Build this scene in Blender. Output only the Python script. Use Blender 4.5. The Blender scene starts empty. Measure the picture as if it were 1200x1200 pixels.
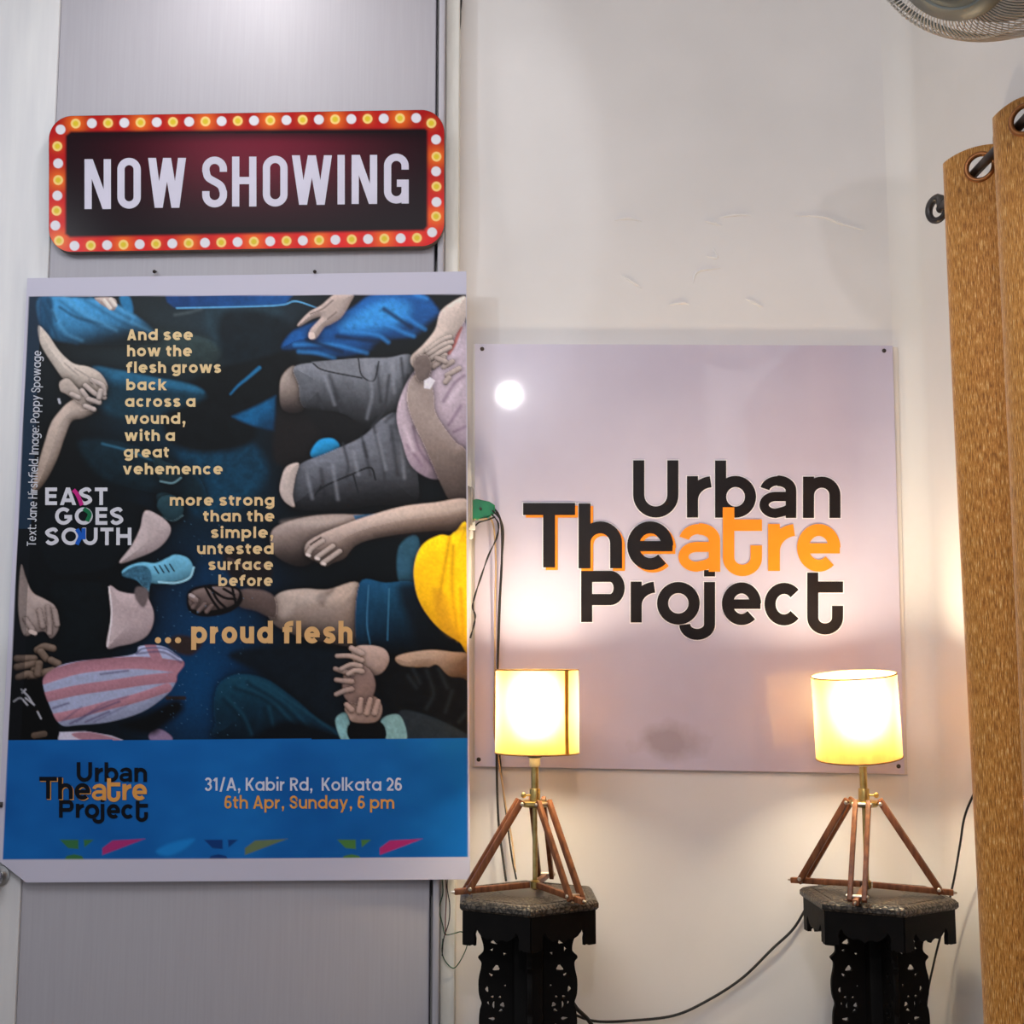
import bpy, bmesh, math, random
import numpy as np
from mathutils import Vector, Matrix

random.seed(7)
rng = np.random.default_rng(7)
scene = bpy.context.scene
COL = scene.collection
PI = math.pi

# ------------------------------------------------------------------ camera, world, lights, exposure
CZ = 1.33                                  # camera height
FPX = 1480.0                               # focal length in pixels of the 1200 px frame
PITCH = math.atan(175.0 / FPX)
cam_data = bpy.data.cameras.new('camera')
cam_data.sensor_fit = 'HORIZONTAL'
cam_data.sensor_width = 36.0
cam_data.lens = 36.0 * FPX / 1200.0
cam_data.clip_start = 0.02
cam = bpy.data.objects.new('camera', cam_data)
COL.objects.link(cam)
cam.location = (0, 0, CZ)
cam.rotation_euler = (PI / 2 + PITCH, 0, 0)
scene.camera = cam

def sl(c):
    """sRGB 0..255 -> linear tuple"""
    r = []
    for v in c[:3]:
        v = v / 255.0
        r.append(v / 12.92 if v <= 0.04045 else ((v + 0.055) / 1.055) ** 2.4)
    return tuple(r)

world = bpy.data.worlds.new('room_ambient')
scene.world = world
world.use_nodes = True
wb = world.node_tree.nodes['Background']
wb.inputs[0].default_value = (0.90, 0.93, 1.0, 1)
wb.inputs[1].default_value = 0.36

def lamp_light(name, kind, loc, energy, color, **kw):
    d = bpy.data.lights.new(name, kind)
    d.energy = energy
    d.color = color
    for k, v in kw.items():
        setattr(d, k, v)
    o = bpy.data.objects.new(name, d)
    COL.objects.link(o)
    o.location = loc
    return o

def aim(o, target):
    o.rotation_euler = (Vector(target) - o.location).to_track_quat('-Z', 'Y').to_euler()

# ceiling lamp of the room, behind the camera (the white glare in the glossy board)
room_lamp = lamp_light('room_ceiling_light', 'POINT', (-0.01, -0.85, CZ + 1.23), 30.0, (0.98, 0.97, 1.0), shadow_soft_size=0.034)
# broad unseen area light added near the ceiling to fill the room
fill_l = lamp_light('added_fill_light', 'AREA', (-0.40, 0.62, CZ + 1.58), 33.0, (0.94, 0.96, 1.0), shape='RECTANGLE', size=1.5, size_y=1.0)
aim(fill_l, (0.30, 1.5, CZ - 0.6))
# downlight close above the doors
down = lamp_light('door_downlight', 'SPOT', (-0.52, 2.14, CZ + 1.56), 6.5, (1.0, 0.98, 0.95), shadow_soft_size=0.05,
                  spot_size=math.radians(150), spot_blend=0.9)
aim(down, (-0.50, 2.36, 1.2))
# added unseen spot at left, cone set to draw the back wall's light edge
side = lamp_light('added_edge_spot', 'SPOT', (-1.75, 0.20, CZ + 1.5), 40.0, (0.88, 0.94, 1.0), shadow_soft_size=0.03,
                  spot_size=math.radians(44.64), spot_blend=0.02)
aim(side, (-1.02, 2.467, CZ + 1.075))

scene.view_settings.view_transform = 'Standard'
scene.view_settings.look = 'None'
scene.view_settings.exposure = 0.0
scene.view_settings.gamma = 1.0
scene.view_settings.use_curve_mapping = False
scene.cycles.max_bounces = 10
scene.cycles.sample_clamp_indirect = 6.0
scene.cycles.caustics_reflective = False
scene.cycles.caustics_refractive = False

# ------------------------------------------------------------------ helpers
CP, SP = math.cos(PITCH), math.sin(PITCH)
def P(px, py, d):
    """photo pixel -> point on the vertical plane y = d"""
    a = (px - 600.0) / FPX
    b = (600.0 - py) / FPX
    dy = CP - b * SP
    dz = SP + b * CP
    t = d / dy
    return Vector((a * t, d, CZ + dz * t))

def Pn(px, py, d):
    a = (px - 600.0) / FPX
    b = (600.0 - py) / FPX
    t = d / (CP - b * SP)
    return np.stack([a * t, d + 0 * px, CZ + (SP + b * CP) * t], -1)

def smoothstep(a, b, x):
    t = np.clip((x - a) / (b - a), 0, 1)
    return t * t * (3 - 2 * t)

class MB:
    """collects shapes and links them as ONE mesh object"""
    def __init__(self):
        self.v, self.f = [], []
    def add(self, vs, fs, M=None):
        b = len(self.v)
        for p in vs:
            p = Vector(p)
            self.v.append(M @ p if M is not None else p)
        for f in fs:
            self.f.append([b + i for i in f])
        return self
    def box(self, c, s, bevel=0.0, M=None, seg=2):
        bm = bmesh.new()
        bmesh.ops.create_cube(bm, size=1.0)
        for q in bm.verts:
            q.co = Vector((q.co.x * s[0], q.co.y * s[1], q.co.z * s[2]))
        if bevel > 0:
            bmesh.ops.bevel(bm, geom=list(bm.edges), offset=bevel, segments=seg, affect='EDGES', profile=0.5)
        T = Matrix.Translation(Vector(c))
        if M is not None:
            T = T @ M
        return self.bm(bm, T)
    def bm(self, bm, M=None):
        bm.verts.index_update()
        self.add([q.co.copy() for q in bm.verts], [[q.index for q in f.verts] for f in bm.faces], M)
        bm.free()
        return self
    def bar(self, p0, p1, w, h, side=None, bevel=0.0012):
        p0, p1 = Vector(p0), Vector(p1)
        z = (p1 - p0)
        L = z.length
        z.normalize()
        x = Vector(side) if side is not None else Vector((1, 0, 0))
        x = (x - z * x.dot(z)).normalized()
        y = z.cross(x)
        M = Matrix((x, y, z)).transposed().to_4x4()
        return self.box((p0 + p1) / 2, (w, h, L), bevel, M)
    def tube(self, pts, r, n=8, closed=False, cap=True):
        pts = [Vector(p) for p in pts]
        N = len(pts)
        rings = []
        up = None
        for i, p in enumerate(pts):
            a = pts[(i - 1) % N] if (closed or i > 0) else p
            b = pts[(i + 1) % N] if (closed or i < N - 1) else p
            t = (b - a).normalized()
            if up is None:
                up = t.orthogonal().normalized()
            up = (up - t * up.dot(t))
            if up.length < 1e-6:
                up = t.orthogonal()
            up.normalize()
            s = t.cross(up)
            rr = r[i] if isinstance(r, (list, tuple)) else r
            rings.append([p + (up * math.cos(2 * PI * k / n) + s * math.sin(2 * PI * k / n)) * rr for k in range(n)])
        b = len(self.v)
        for ring in rings:
            self.v += ring
        M = N if closed else N - 1
        for i in range(M):
            j = (i + 1) % N
            for k in range(n):
                l = (k + 1) % n
                self.f.append([b + i * n + k, b + i * n + l, b + j * n + l, b + j * n + k])
        if cap and not closed:
            self.f.append([b + k for k in range(n)][::-1])
            self.f.append([b + (N - 1) * n + k for k in range(n)])
        return self
    def lathe(self, prof, n=32, M=None, cap0=True, cap1=True):
        vs, fs = [], []
        for r, z in prof:
            for k in range(n):
                a = 2 * PI * k / n
                vs.append((r * math.cos(a), r * math.sin(a), z))
        for i in range(len(prof) - 1):
            for k in range(n):
                l = (k + 1) % n
                fs.append([i * n + k, i * n + l, (i + 1) * n + l, (i + 1) * n + k])
        if cap0:
            fs.append(list(range(n))[::-1])
        if cap1:
            fs.append([(len(prof) - 1) * n + k for k in range(n)])
        return self.add(vs, fs, M)
    def sphere(self, c, r, n=16, sc=(1, 1, 1)):
        bm = bmesh.new()
        bmesh.ops.create_uvsphere(bm, u_segments=n, v_segments=max(6, n // 2), radius=r)
        return self.bm(bm, Matrix.Translation(Vector(c)) @ Matrix.Diagonal((*sc, 1)))
    def build(self, name, mat, parent=None, loc=None, smooth=True, angle=40):
        """verts are world coordinates (or the parent's local ones for a parented part)"""
        me = bpy.data.meshes.new(name)
        off = Vector(loc) if loc is not None else Vector((0, 0, 0))
        me.from_pydata([tuple(p - off) for p in self.v], [], self.f)
        me.materials.append(mat)
        return link(name, me, parent, off, smooth, angle)

def link(name, me, parent=None, loc=(0, 0, 0), smooth=True, angle=40):
    if smooth:
        me.polygons.foreach_set('use_smooth', [True] * len(me.polygons))
        me.set_sharp_from_angle(angle=math.radians(angle))
    me.update()
    o = bpy.data.objects.new(name, me)
    COL.objects.link(o)
    o.location = loc
    if parent is not None:
        o.parent = parent
    return o

def tag(o, label=None, cat=None, group=None, kind=None):
    if label: o['label'] = label
    if cat: o['category'] = cat
    if group: o['group'] = group
    if kind: o['kind'] = kind
    return o

def empty(name, loc, label, cat, group=None, rot=0.0):
    o = bpy.data.objects.new(name, None)
    o.empty_display_size = 0.05
    COL.objects.link(o)
    o.location = loc
    o.rotation_euler = (0, 0, rot)
    return tag(o, label, cat, group)

def crom(pts, n=8, closed=False):
    """Catmull-Rom through points (tuples of any dimension)"""
    A = [np.array(p, float) for p in pts]
    N = len(A)
    out = []
    rngi = range(N if closed else N - 1)
    for i in rngi:
        p0 = A[(i - 1) % N] if (closed or i > 0) else 2 * A[0] - A[1]
        p1, p2 = A[i], A[(i + 1) % N]
        p3 = A[(i + 2) % N] if (closed or i < N - 2) else 2 * A[-1] - A[-2]
        for k in range(n):
            t = k / n
            out.append(0.5 * ((2 * p1) + (-p0 + p2) * t + (2 * p0 - 5 * p1 + 4 * p2 - p3) * t * t + (-p0 + 3 * p1 - 3 * p2 + p3) * t ** 3))
    if not closed:
        out.append(A[-1])
    return [tuple(p) for p in out]

def curve_shape(outer, holes, depth, bevel=0.0):
    """filled 2D outline with holes, extruded to +-depth/2 along local z -> mesh datablock"""
    cu = bpy.data.curves.new('tmp', 'CURVE')
    cu.dimensions = '2D'
    cu.fill_mode = 'BOTH'
    cu.extrude = depth / 2 - bevel
    cu.bevel_depth = bevel
    cu.bevel_resolution = 1
    for pl in [outer] + list(holes):
        sp = cu.splines.new('POLY')
        sp.points.add(len(pl) - 1)
        for q, p in zip(sp.points, pl):
            q.co = (p[0], p[1], 0, 1)
        sp.use_cyclic_u = True
    o = bpy.data.objects.new('tmp', cu)
    COL.objects.link(o)
    dg = bpy.context.evaluated_depsgraph_get()
    dg.update()
    me = bpy.data.meshes.new_from_object(o.evaluated_get(dg))
    bpy.data.objects.remove(o)
    bpy.data.curves.remove(cu)
    return me

def mesh_into(mb, me, M):
    mb.add([v.co.copy() for v in me.vertices], [list(p.vertices) for p in me.polygons], M)

# ------------------------------------------------------------------ materials
def mat(name, color, rough=0.6, metal=0.0, spec=0.5, **kw):
    m = bpy.data.materials.new(name)
    m.use_nodes = True
    nt = m.node_tree
    b = nt.nodes['Principled BSDF']
    b.inputs['Base Color'].default_value = (*color, 1)
    b.inputs['Roughness'].default_value = rough
    b.inputs['Metallic'].default_value = metal
    b.inputs['Specular IOR Level'].default_value = spec
    for k, v in kw.items():
        b.inputs[k.replace('_', ' ')].default_value = v
    return m

def nd(m, t, **kw):
    n = m.node_tree.nodes.new(t)
    for k, v in kw.items():
        if hasattr(n, k):
            setattr(n, k, v)
        else:
            n.inputs[k].default_value = v
    return n
def lk(m, a, ao, b, bi):
    m.node_tree.links.new(a.outputs[ao], b.inputs[bi])
def bsdf(m):
    return m.node_tree.nodes['Principled BSDF']

def noise_color(m, c0, c1, scale=(1, 1, 1), nscale=10.0, detail=4.0, lo=0.3, hi=0.7, coord='Object', bump=0.0, bdist=0.002):
    """base colour = ramp between c0 and c1 by stretched noise; optional bump"""
    tc = nd(m, 'ShaderNodeTexCoord')
    mp = nd(m, 'ShaderNodeMapping')
    mp.inputs['Scale'].default_value = scale
    lk(m, tc, coord, mp, 'Vector')
    nz = nd(m, 'ShaderNodeTexNoise')
    nz.inputs['Scale'].default_value = nscale
    nz.inputs['Detail'].default_value = detail
    lk(m, mp, 'Vector', nz, 'Vector')
    rp = nd(m, 'ShaderNodeValToRGB')
    rp.color_ramp.elements[0].position = lo
    rp.color_ramp.elements[0].color = (*c0, 1)
    rp.color_ramp.elements[1].position = hi
    rp.color_ramp.elements[1].color = (*c1, 1)
    lk(m, nz, 'Fac', rp, 'Fac')
    lk(m, rp, 'Color', bsdf(m), 'Base Color')
    if bump > 0:
        bp = nd(m, 'ShaderNodeBump')
        bp.inputs['Strength'].default_value = bump
        bp.inputs['Distance'].default_value = bdist
        lk(m, nz, 'Fac', bp, 'Height')
        lk(m, bp, 'Normal', bsdf(m), 'Normal')
    return m

M_wall = noise_color(mat('white_plaster', sl((214, 208, 206)), 0.75, spec=0.25), sl((226, 222, 221)), sl((236, 232, 231)),
                     nscale=3.0, detail=9, bump=0.35, bdist=0.006)
M_wallR = noise_color(mat('white_plaster_side', sl((214, 208, 206)), 0.7, spec=0.25), sl((228, 224, 221)), sl((238, 234, 231)),
                      nscale=2.0, detail=7, bump=0.3, bdist=0.006)
M_door = noise_color(mat('grey_painted_boards', sl((190, 190, 200)), 0.55, spec=0.35), sl((181, 177, 185)), sl((187, 184, 191)),
                     scale=(150, 150, 4), nscale=1.6, detail=8, lo=0.25, hi=0.75, bump=0.12, bdist=0.001)
M_stile = noise_color(mat('pale_painted_wood', sl((205, 205, 205)), 0.5, spec=0.35), sl((214, 214, 218)), sl((230, 230, 231)),
                      scale=(16, 16, 1.5), nscale=2.0, detail=8, bump=0.2, bdist=0.002)
M_cream = noise_color(mat('cream_painted_strip', sl((225, 222, 210)), 0.6), sl((228, 225, 217)), sl((243, 240, 233)),
                      scale=(8, 8, 1), nscale=9, detail=6, bump=0.2, bdist=0.001)
M_floor = noise_color(mat('dull_cement_floor', sl((120, 110, 100)), 0.6), sl((96, 88, 80)), sl((128, 118, 108)), nscale=6, detail=6)
M_ceil = noise_color(mat('white_ceiling_paint', sl((225, 222, 218)), 0.8), sl((215, 212, 208)), sl((228, 225, 221)), nscale=3)
M_black = noise_color(mat('black_cable_rubber', sl((20, 20, 22)), 0.45), sl((14, 14, 16)), sl((30, 30, 32)), nscale=30)
M_beige = noise_color(mat('beige_cable_rubber', sl((190, 165, 130)), 0.5), sl((172, 140, 105)), sl((196, 166, 128)), nscale=30)
M_greenc = noise_color(mat('dark_green_cable', sl((20, 70, 45)), 0.5), sl((14, 56, 36)), sl((24, 84, 54)), nscale=30)
M_redc = noise_color(mat('dark_red_cable', sl((110, 30, 30)), 0.5), sl((92, 24, 26)), sl((124, 36, 36)), nscale=30)
M_greenp = noise_color(mat('green_plug_plastic', sl((10, 110, 70)), 0.35), sl((8, 96, 62)), sl((14, 124, 80)), nscale=20)
M_white = noise_color(mat('white_plastic', sl((228, 226, 220)), 0.35), sl((220, 217, 208)), sl((234, 232, 226)), nscale=12)
M_greyp = noise_color(mat('aged_grey_plastic', sl((150, 140, 130)), 0.45), sl((136, 126, 116)), sl((160, 150, 140)), nscale=20)
M_bluep = noise_color(mat('blue_tape', sl((30, 75, 120)), 0.4), sl((18, 50, 88)), sl((70, 120, 160)), nscale=200, detail=2)
M_nail = noise_color(mat('rusty_nail_iron', sl((60, 52, 50)), 0.5, 0.7), sl((46, 38, 36)), sl((84, 74, 70)), nscale=80)
M_iron = noise_color(mat('dark_wrought_iron', sl((60, 56, 56)), 0.42, 0.75), sl((52, 48, 50)), sl((92, 88, 86)), nscale=25)
M_chrome = noise_color(mat('dull_chrome', sl((190, 190, 192)), 0.28, 1.0), sl((168, 168, 170)), sl((205, 205, 206)), nscale=30)
M_brass = noise_color(mat('aged_brass', sl((205, 180, 110)), 0.32, 1.0), sl((186, 158, 92)), sl((224, 204, 140)), nscale=60)
M_steel = noise_color(mat('nickel_pin', sl((215, 205, 190)), 0.3, 1.0), sl((196, 186, 170)), sl((224, 214, 200)), nscale=60)
M_teak = noise_color(mat('brown_sheesham_wood', sl((130, 80, 48)), 0.42, spec=0.4), sl((92, 50, 28)), sl((150, 94, 58)),
                     scale=(60, 60, 7), nscale=2.2, detail=6, lo=0.25, hi=0.75, bump=0.15, bdist=0.0006)
M_ebony = noise_color(mat('black_stained_carved_wood', sl((24, 20, 18)), 0.6, spec=0.15), sl((7, 6, 6)), sl((15, 12, 11)), nscale=40, bump=0.3, bdist=0.001)
M_cap = noise_color(mat('cream_lamp_holder', sl((230, 222, 196)), 0.4), sl((220, 210, 182)), sl((236, 228, 204)), nscale=30)
M_sock = noise_color(mat('black_lamp_ring', sl((40, 40, 42)), 0.35), sl((30, 30, 32)), sl((52, 52, 54)), nscale=40)
M_grommet = noise_color(mat('bronze_eyelet', sl((150, 95, 50)), 0.35, 0.6), sl((128, 76, 36)), sl((168, 108, 60)), nscale=30)
M_fang = noise_color(mat('grey_fan_plastic', sl((112, 118, 114)), 0.38), sl((100, 106, 102)), sl((120, 126, 122)), nscale=12)
M_fanw = noise_color(mat('fan_cage_wire', sl((190, 190, 188)), 0.45, 0.2), sl((196, 194, 190)), sl((226, 224, 220)), nscale=10)
M_blade = noise_color(mat('fan_blade_plastic', sl((70, 76, 76)), 0.35), sl((60, 66, 66)), sl((82, 88, 88)), nscale=8)
M_back = noise_color(mat('clear_backing_sheet', sl((222, 214, 204)), 0.25), sl((214, 205, 196)), sl((226, 218, 208)), nscale=6)
M_signedge = noise_color(mat('brown_sign_edge', sl((70, 62, 56)), 0.5), sl((62, 54, 48)), sl((84, 74, 66)), nscale=12)

# carved table top: pierced-looking bump with a plain medallion in the middle
M_carved = mat('carved_table_top_wood', sl((60, 54, 48)), 0.42, spec=0.5)
def _carved(m):
    tc = nd(m, 'ShaderNodeTexCoord')
    ln = nd(m, 'ShaderNodeVectorMath', operation='LENGTH')
    mp = nd(m, 'ShaderNodeMapping'); mp.inputs['Scale'].default_value = (1, 1, 0)
    lk(m, tc, 'Object', mp, 'Vector'); lk(m, mp, 'Vector', ln, 0)
    vo = nd(m, 'ShaderNodeTexVoronoi', feature='DISTANCE_TO_EDGE'); vo.inputs['Scale'].default_value = 120
    lk(m, tc, 'Object', vo, 'Vector')
    st = nd(m, 'ShaderNodeMath', operation='GREATER_THAN'); st.inputs[1].default_value = 0.045
    lk(m, ln, 'Value', st, 0)
    rp = nd(m, 'ShaderNodeValToRGB')
    rp.color_ramp.elements[0].position = 0.02; rp.color_ramp.elements[0].color = (*sl((24, 21, 18)), 1)
    rp.color_ramp.elements[1].position = 0.22; rp.color_ramp.elements[1].color = (*sl((92, 84, 74)), 1)
    lk(m, vo, 'Distance', rp, 'Fac')
    mx = nd(m, 'ShaderNodeMix', data_type='RGBA')
    mx.inputs[6].default_value = (*sl((86, 79, 72)), 1)
    lk(m, st, 'Value', mx, 0); lk(m, rp, 'Color', mx, 7)
    lk(m, mx, 2, bsdf(m), 'Base Color')
    mu = nd(m, 'ShaderNodeMath', operation='MULTIPLY'); lk(m, vo, 'Distance', mu, 0); lk(m, st, 'Value', mu, 1)
    bp = nd(m, 'ShaderNodeBump'); bp.inputs['Strength'].default_value = 0.6; bp.inputs['Distance'].default_value = 0.004
    lk(m, mu, 'Value', bp, 'Height'); lk(m, bp, 'Normal', bsdf(m), 'Normal')
_carved(M_carved)

# curtain: golden slub weave
M_curtain = mat('golden_slub_curtain_cloth', sl((170, 115, 50)), 0.55, spec=0.35)
def _curt(m):
    tc = nd(m, 'ShaderNodeTexCoord')
    mp = nd(m, 'ShaderNodeMapping'); mp.inputs['Scale'].default_value = (1.0, 1.0, 0.16)
    lk(m, tc, 'UV', mp, 'Vector')
    mp.inputs['Scale'].default_value = (1.0, 0.095, 1.0)
    n1 = nd(m, 'ShaderNodeTexNoise'); n1.inputs['Scale'].default_value = 560; n1.inputs['Detail'].default_value = 3; n1.inputs['Roughness'].default_value = 0.7
    lk(m, mp, 'Vector', n1, 'Vector')
    rp = nd(m, 'ShaderNodeValToRGB')
    e = rp.color_ramp.elements
    e[0].position = 0.34; e[0].color = (*sl((126, 74, 16)), 1)
    e[1].position = 0.70; e[1].color = (*sl((255, 222, 156)), 1)
    q = e.new(0.46); q.color = (*sl((186, 122, 44)), 1)
    q = e.new(0.58); q.color = (*sl((218, 156, 74)), 1)
    lk(m, n1, 'Fac', rp, 'Fac')
    lk(m, rp, 'Color', bsdf(m), 'Base Color')
    bp = nd(m, 'ShaderNodeBump'); bp.inputs['Strength'].default_value = 0.5; bp.inputs['Distance'].default_value = 0.002
    lk(m, n1, 'Fac', bp, 'Height'); lk(m, bp, 'Normal', bsdf(m), 'Normal')
    bsdf(m).inputs['Sheen Weight'].default_value = 0.25
_curt(M_curtain)

def shade_mat():
    m = bpy.data.materials.new('yellow_lampshade_fabric')
    m.use_nodes = True
    nt = m.node_tree
    nt.nodes.remove(nt.nodes['Principled BSDF'])
    out = nt.nodes['Material Output']
    tc = nd(m, 'ShaderNodeTexCoord')
    mp = nd(m, 'ShaderNodeMapping'); mp.inputs['Scale'].default_value = (70, 70, 8)
    lk(m, tc, 'Object', mp, 'Vector')
    nz = nd(m, 'ShaderNodeTexNoise'); nz.inputs['Scale'].default_value = 2.0; nz.inputs['Detail'].default_value = 4
    lk(m, mp, 'Vector', nz, 'Vector')
    rp = nd(m, 'ShaderNodeValToRGB')
    rp.color_ramp.elements[0].position = 0.25; rp.color_ramp.elements[0].color = (.16, .078, .012, 1)
    rp.color_ramp.elements[1].position = 0.65; rp.color_ramp.elements[1].color = (.23, .122, .024, 1)
    lk(m, nz, 'Fac', rp, 'Fac')
    tr = nd(m, 'ShaderNodeBsdfTranslucent'); df = nd(m, 'ShaderNodeBsdfDiffuse')
    lk(m, rp, 'Color', tr, 'Color'); df.inputs['Color'].default_value = (.86, .70, .40, 1)
    mx = nd(m, 'ShaderNodeMixShader'); mx.inputs[0].default_value = 0.72
    lk(m, df, 'BSDF', mx, 1); lk(m, tr, 'BSDF', mx, 2)
    # thin cloth also lets the bulb shine through as a blurred hot spot
    rf = nd(m, 'ShaderNodeBsdfRefraction'); rf.inputs['Roughness'].default_value = 1.0; rf.inputs['IOR'].default_value = 1.5
    rf.inputs['Color'].default_value = (1.0, 0.86, 0.55, 1)
    m2 = nd(m, 'ShaderNodeMixShader'); m2.inputs[0].default_value = 0.075
    lk(m, mx, 'Shader', m2, 1); lk(m, rf, 'BSDF', m2, 2)
    lk(m, m2, 'Shader', out, 'Surface')
    return m
M_shade = shade_mat()
M_trim = noise_color(mat('amber_shade_ribbon', sl((214, 150, 40)), 0.6), sl((196, 128, 28)), sl((220, 156, 50)), nscale=60)
M_rim = noise_color(mat('brown_shade_rim', sl((150, 112, 60)), 0.6), sl((120, 88, 46)), sl((170, 130, 76)), nscale=60)
M_bulb = bpy.data.materials.new('glowing_bulb')
M_bulb.use_nodes = True
_b = bsdf(M_bulb)
_b.inputs['Base Color'].default_value = (1, 0.9, 0.75, 1)
_b.inputs['Emission Color'].default_value = (1.0, 0.83, 0.57, 1)
_b.inputs['Emission Strength'].default_value = 265.0

def print_mat(name, rough, spec=0.5, coat=0.0):
    """printed sheet: the print is a colour attribute on the sheet's own fine grid"""
    m = mat(name, (1, 1, 1), rough, spec=spec)
    a = nd(m, 'ShaderNodeVertexColor', layer_name='print')
    lk(m, a, 'Color', bsdf(m), 'Base Color')
    bsdf(m).inputs['Coat Weight'].default_value = coat
    bsdf(m).inputs['Coat Roughness'].default_value = 0.12
    return m
M_poster = print_mat('glossy_poster_print', 0.4, 0.14)
M_signp = print_mat('glossy_sign_print', 0.22, 0.05)

INK = {}
def ink(c, rough=0.4, spec=0.15):
    k = (c, rough)
    if k not in INK:
        c2 = tuple(max(0, v - 9) for v in c)
        INK[k] = noise_color(mat('ink_%d_%d_%d' % c, sl(c), rough, spec=spec), sl(c2), sl(c), nscale=14)
    return INK[k]

# ------------------------------------------------------------------ room shell
DW, DD = 2.467, 2.397          # depth of the back wall and of the painted doors
XR = 0.81                   # side wall on the right
def struct(o):
    o['kind'] = 'structure'
    return o

ZT = 2.95
# back wall with its raised plaster cracks
mb = MB()
mb.box(((-1.9 + XR + 0.1) / 2, DW + 0.05, ZT / 2), (XR + 0.1 + 1.9, 0.1, ZT))
cracks = [[(720, 258), (736, 256), (752, 259)], [(842, 255), (862, 252), (880, 252)], [(932, 253), (962, 254), (985, 262), (1014, 270)],
          [(728, 322), (742, 331), (752, 338)], [(812, 332), (818, 318), (845, 314)], [(784, 357), (800, 355), (808, 357)],
          [(826, 259), (846, 264)], [(874, 350), (894, 360)], [(828, 300), (840, 302), (836, 290)]]
for c in cracks:
    pts = crom([tuple(P(x, y, DW - 0.0002)) for x, y in c], 6)
    n = len(pts)
    mb.tube(pts, [0.0030 * math.sin(PI * (0.1 + 0.8 * i / (n - 1))) for i in range(n)], 6)
struct(mb.build('wall_back', M_wall))
# side wall on the right, with a rounded plaster corner
mb = MB()
vs, fs = [], []
prof = [(XR + 0.1, -0.3), (XR, -0.3), (XR, 0.6), (XR, 1.6)]
for k in range(9):
    a = PI / 2 * k / 8
    prof.append((XR - 0.05 * (1 - math.cos(a)), DW - 0.05 + 0.05 * math.sin(a)))
prof += [(XR + 0.1, DW)]
for x, y in prof:
    vs += [(x, y, 0), (x, y, ZT)]
for i in range(len(prof) - 1):
    fs.append([2 * i, 2 * i + 2, 2 * i + 3, 2 * i + 1])
mb.add(vs, fs)
struct(mb.build('wall_right', M_wallR))
mb = MB(); mb.box((-0.5, 0.75, -0.03), (3.0, 3.5, 0.06)); struct(mb.build('floor', M_floor))
mb = MB(); mb.box((-0.5, 1.15, ZT + 0.03), (3.0, 2.7, 0.06)); struct(mb.build('ceiling', M_ceil))

xs = (P(68, 0, DD).x + P(20, 1200, DD).x) / 2
xg = (P(510, 0, DD).x + P(505, 1030, DD).x) / 2
xj = (P(523, 0, DD).x + P(513, 1200, DD).x) / 2
xc = (P(540, 0, DD + 0.01).x + P(531, 1200, DD + 0.01).x) / 2
mb = MB()
mb.box(((-1.9 + xs) / 2, DD + 0.020, ZT / 2), (xs + 1.9, 0.04, ZT), 0.004)
o = struct(mb.build('door_1', M_stile))
mb = MB()
mb.box(((xs + xg) / 2, DD + 0.024, ZT / 2), (xg - xs - 0.001, 0.04, ZT), 0.003)
struct(mb.build('door_2', M_door))
mb = MB()
mb.box(((xg + 0.006 + xj) / 2, DD + 0.03, ZT / 2), (xj - xg - 0.006, 0.07, ZT), 0.004)
struct(mb.build('trim_1', M_door))
mb = MB()
mb.box(((xj + xc) / 2, DD + 0.045, ZT / 2), (xc - xj, 0.05, ZT), 0.005)
struct(mb.build('trim_2', M_cream))

# ------------------------------------------------------------------ print raster
def vnoise(x, y, seed=0):
    xi, yi = np.floor(x).astype(np.int64), np.floor(y).astype(np.int64)
    fx, fy = x - xi, y - yi
    fx = fx * fx * (3 - 2 * fx); fy = fy * fy * (3 - 2 * fy)
    def h(a, b):
        n = (a * 374761393 + b * 668265263 + seed * 974711) & 0x7fffffff
        n = ((n ^ (n >> 13)) * 1274126177) & 0x7fffffff
        return ((n ^ (n >> 16)) & 0xffff) / 65535.0
    return (h(xi, yi) * (1 - fx) + h(xi + 1, yi) * fx) * (1 - fy) + (h(xi, yi + 1) * (1 - fx) + h(xi + 1, yi + 1) * fx) * fy
def fbm(x, y, seed=0, o=4):
    s, a, t = 0, 0.5, 0
    for k in range(o):
        s = s + a * vnoise(x * 2 ** k, y * 2 ** k, seed + k); t += a; a *= 0.5
    return s / t

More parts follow.
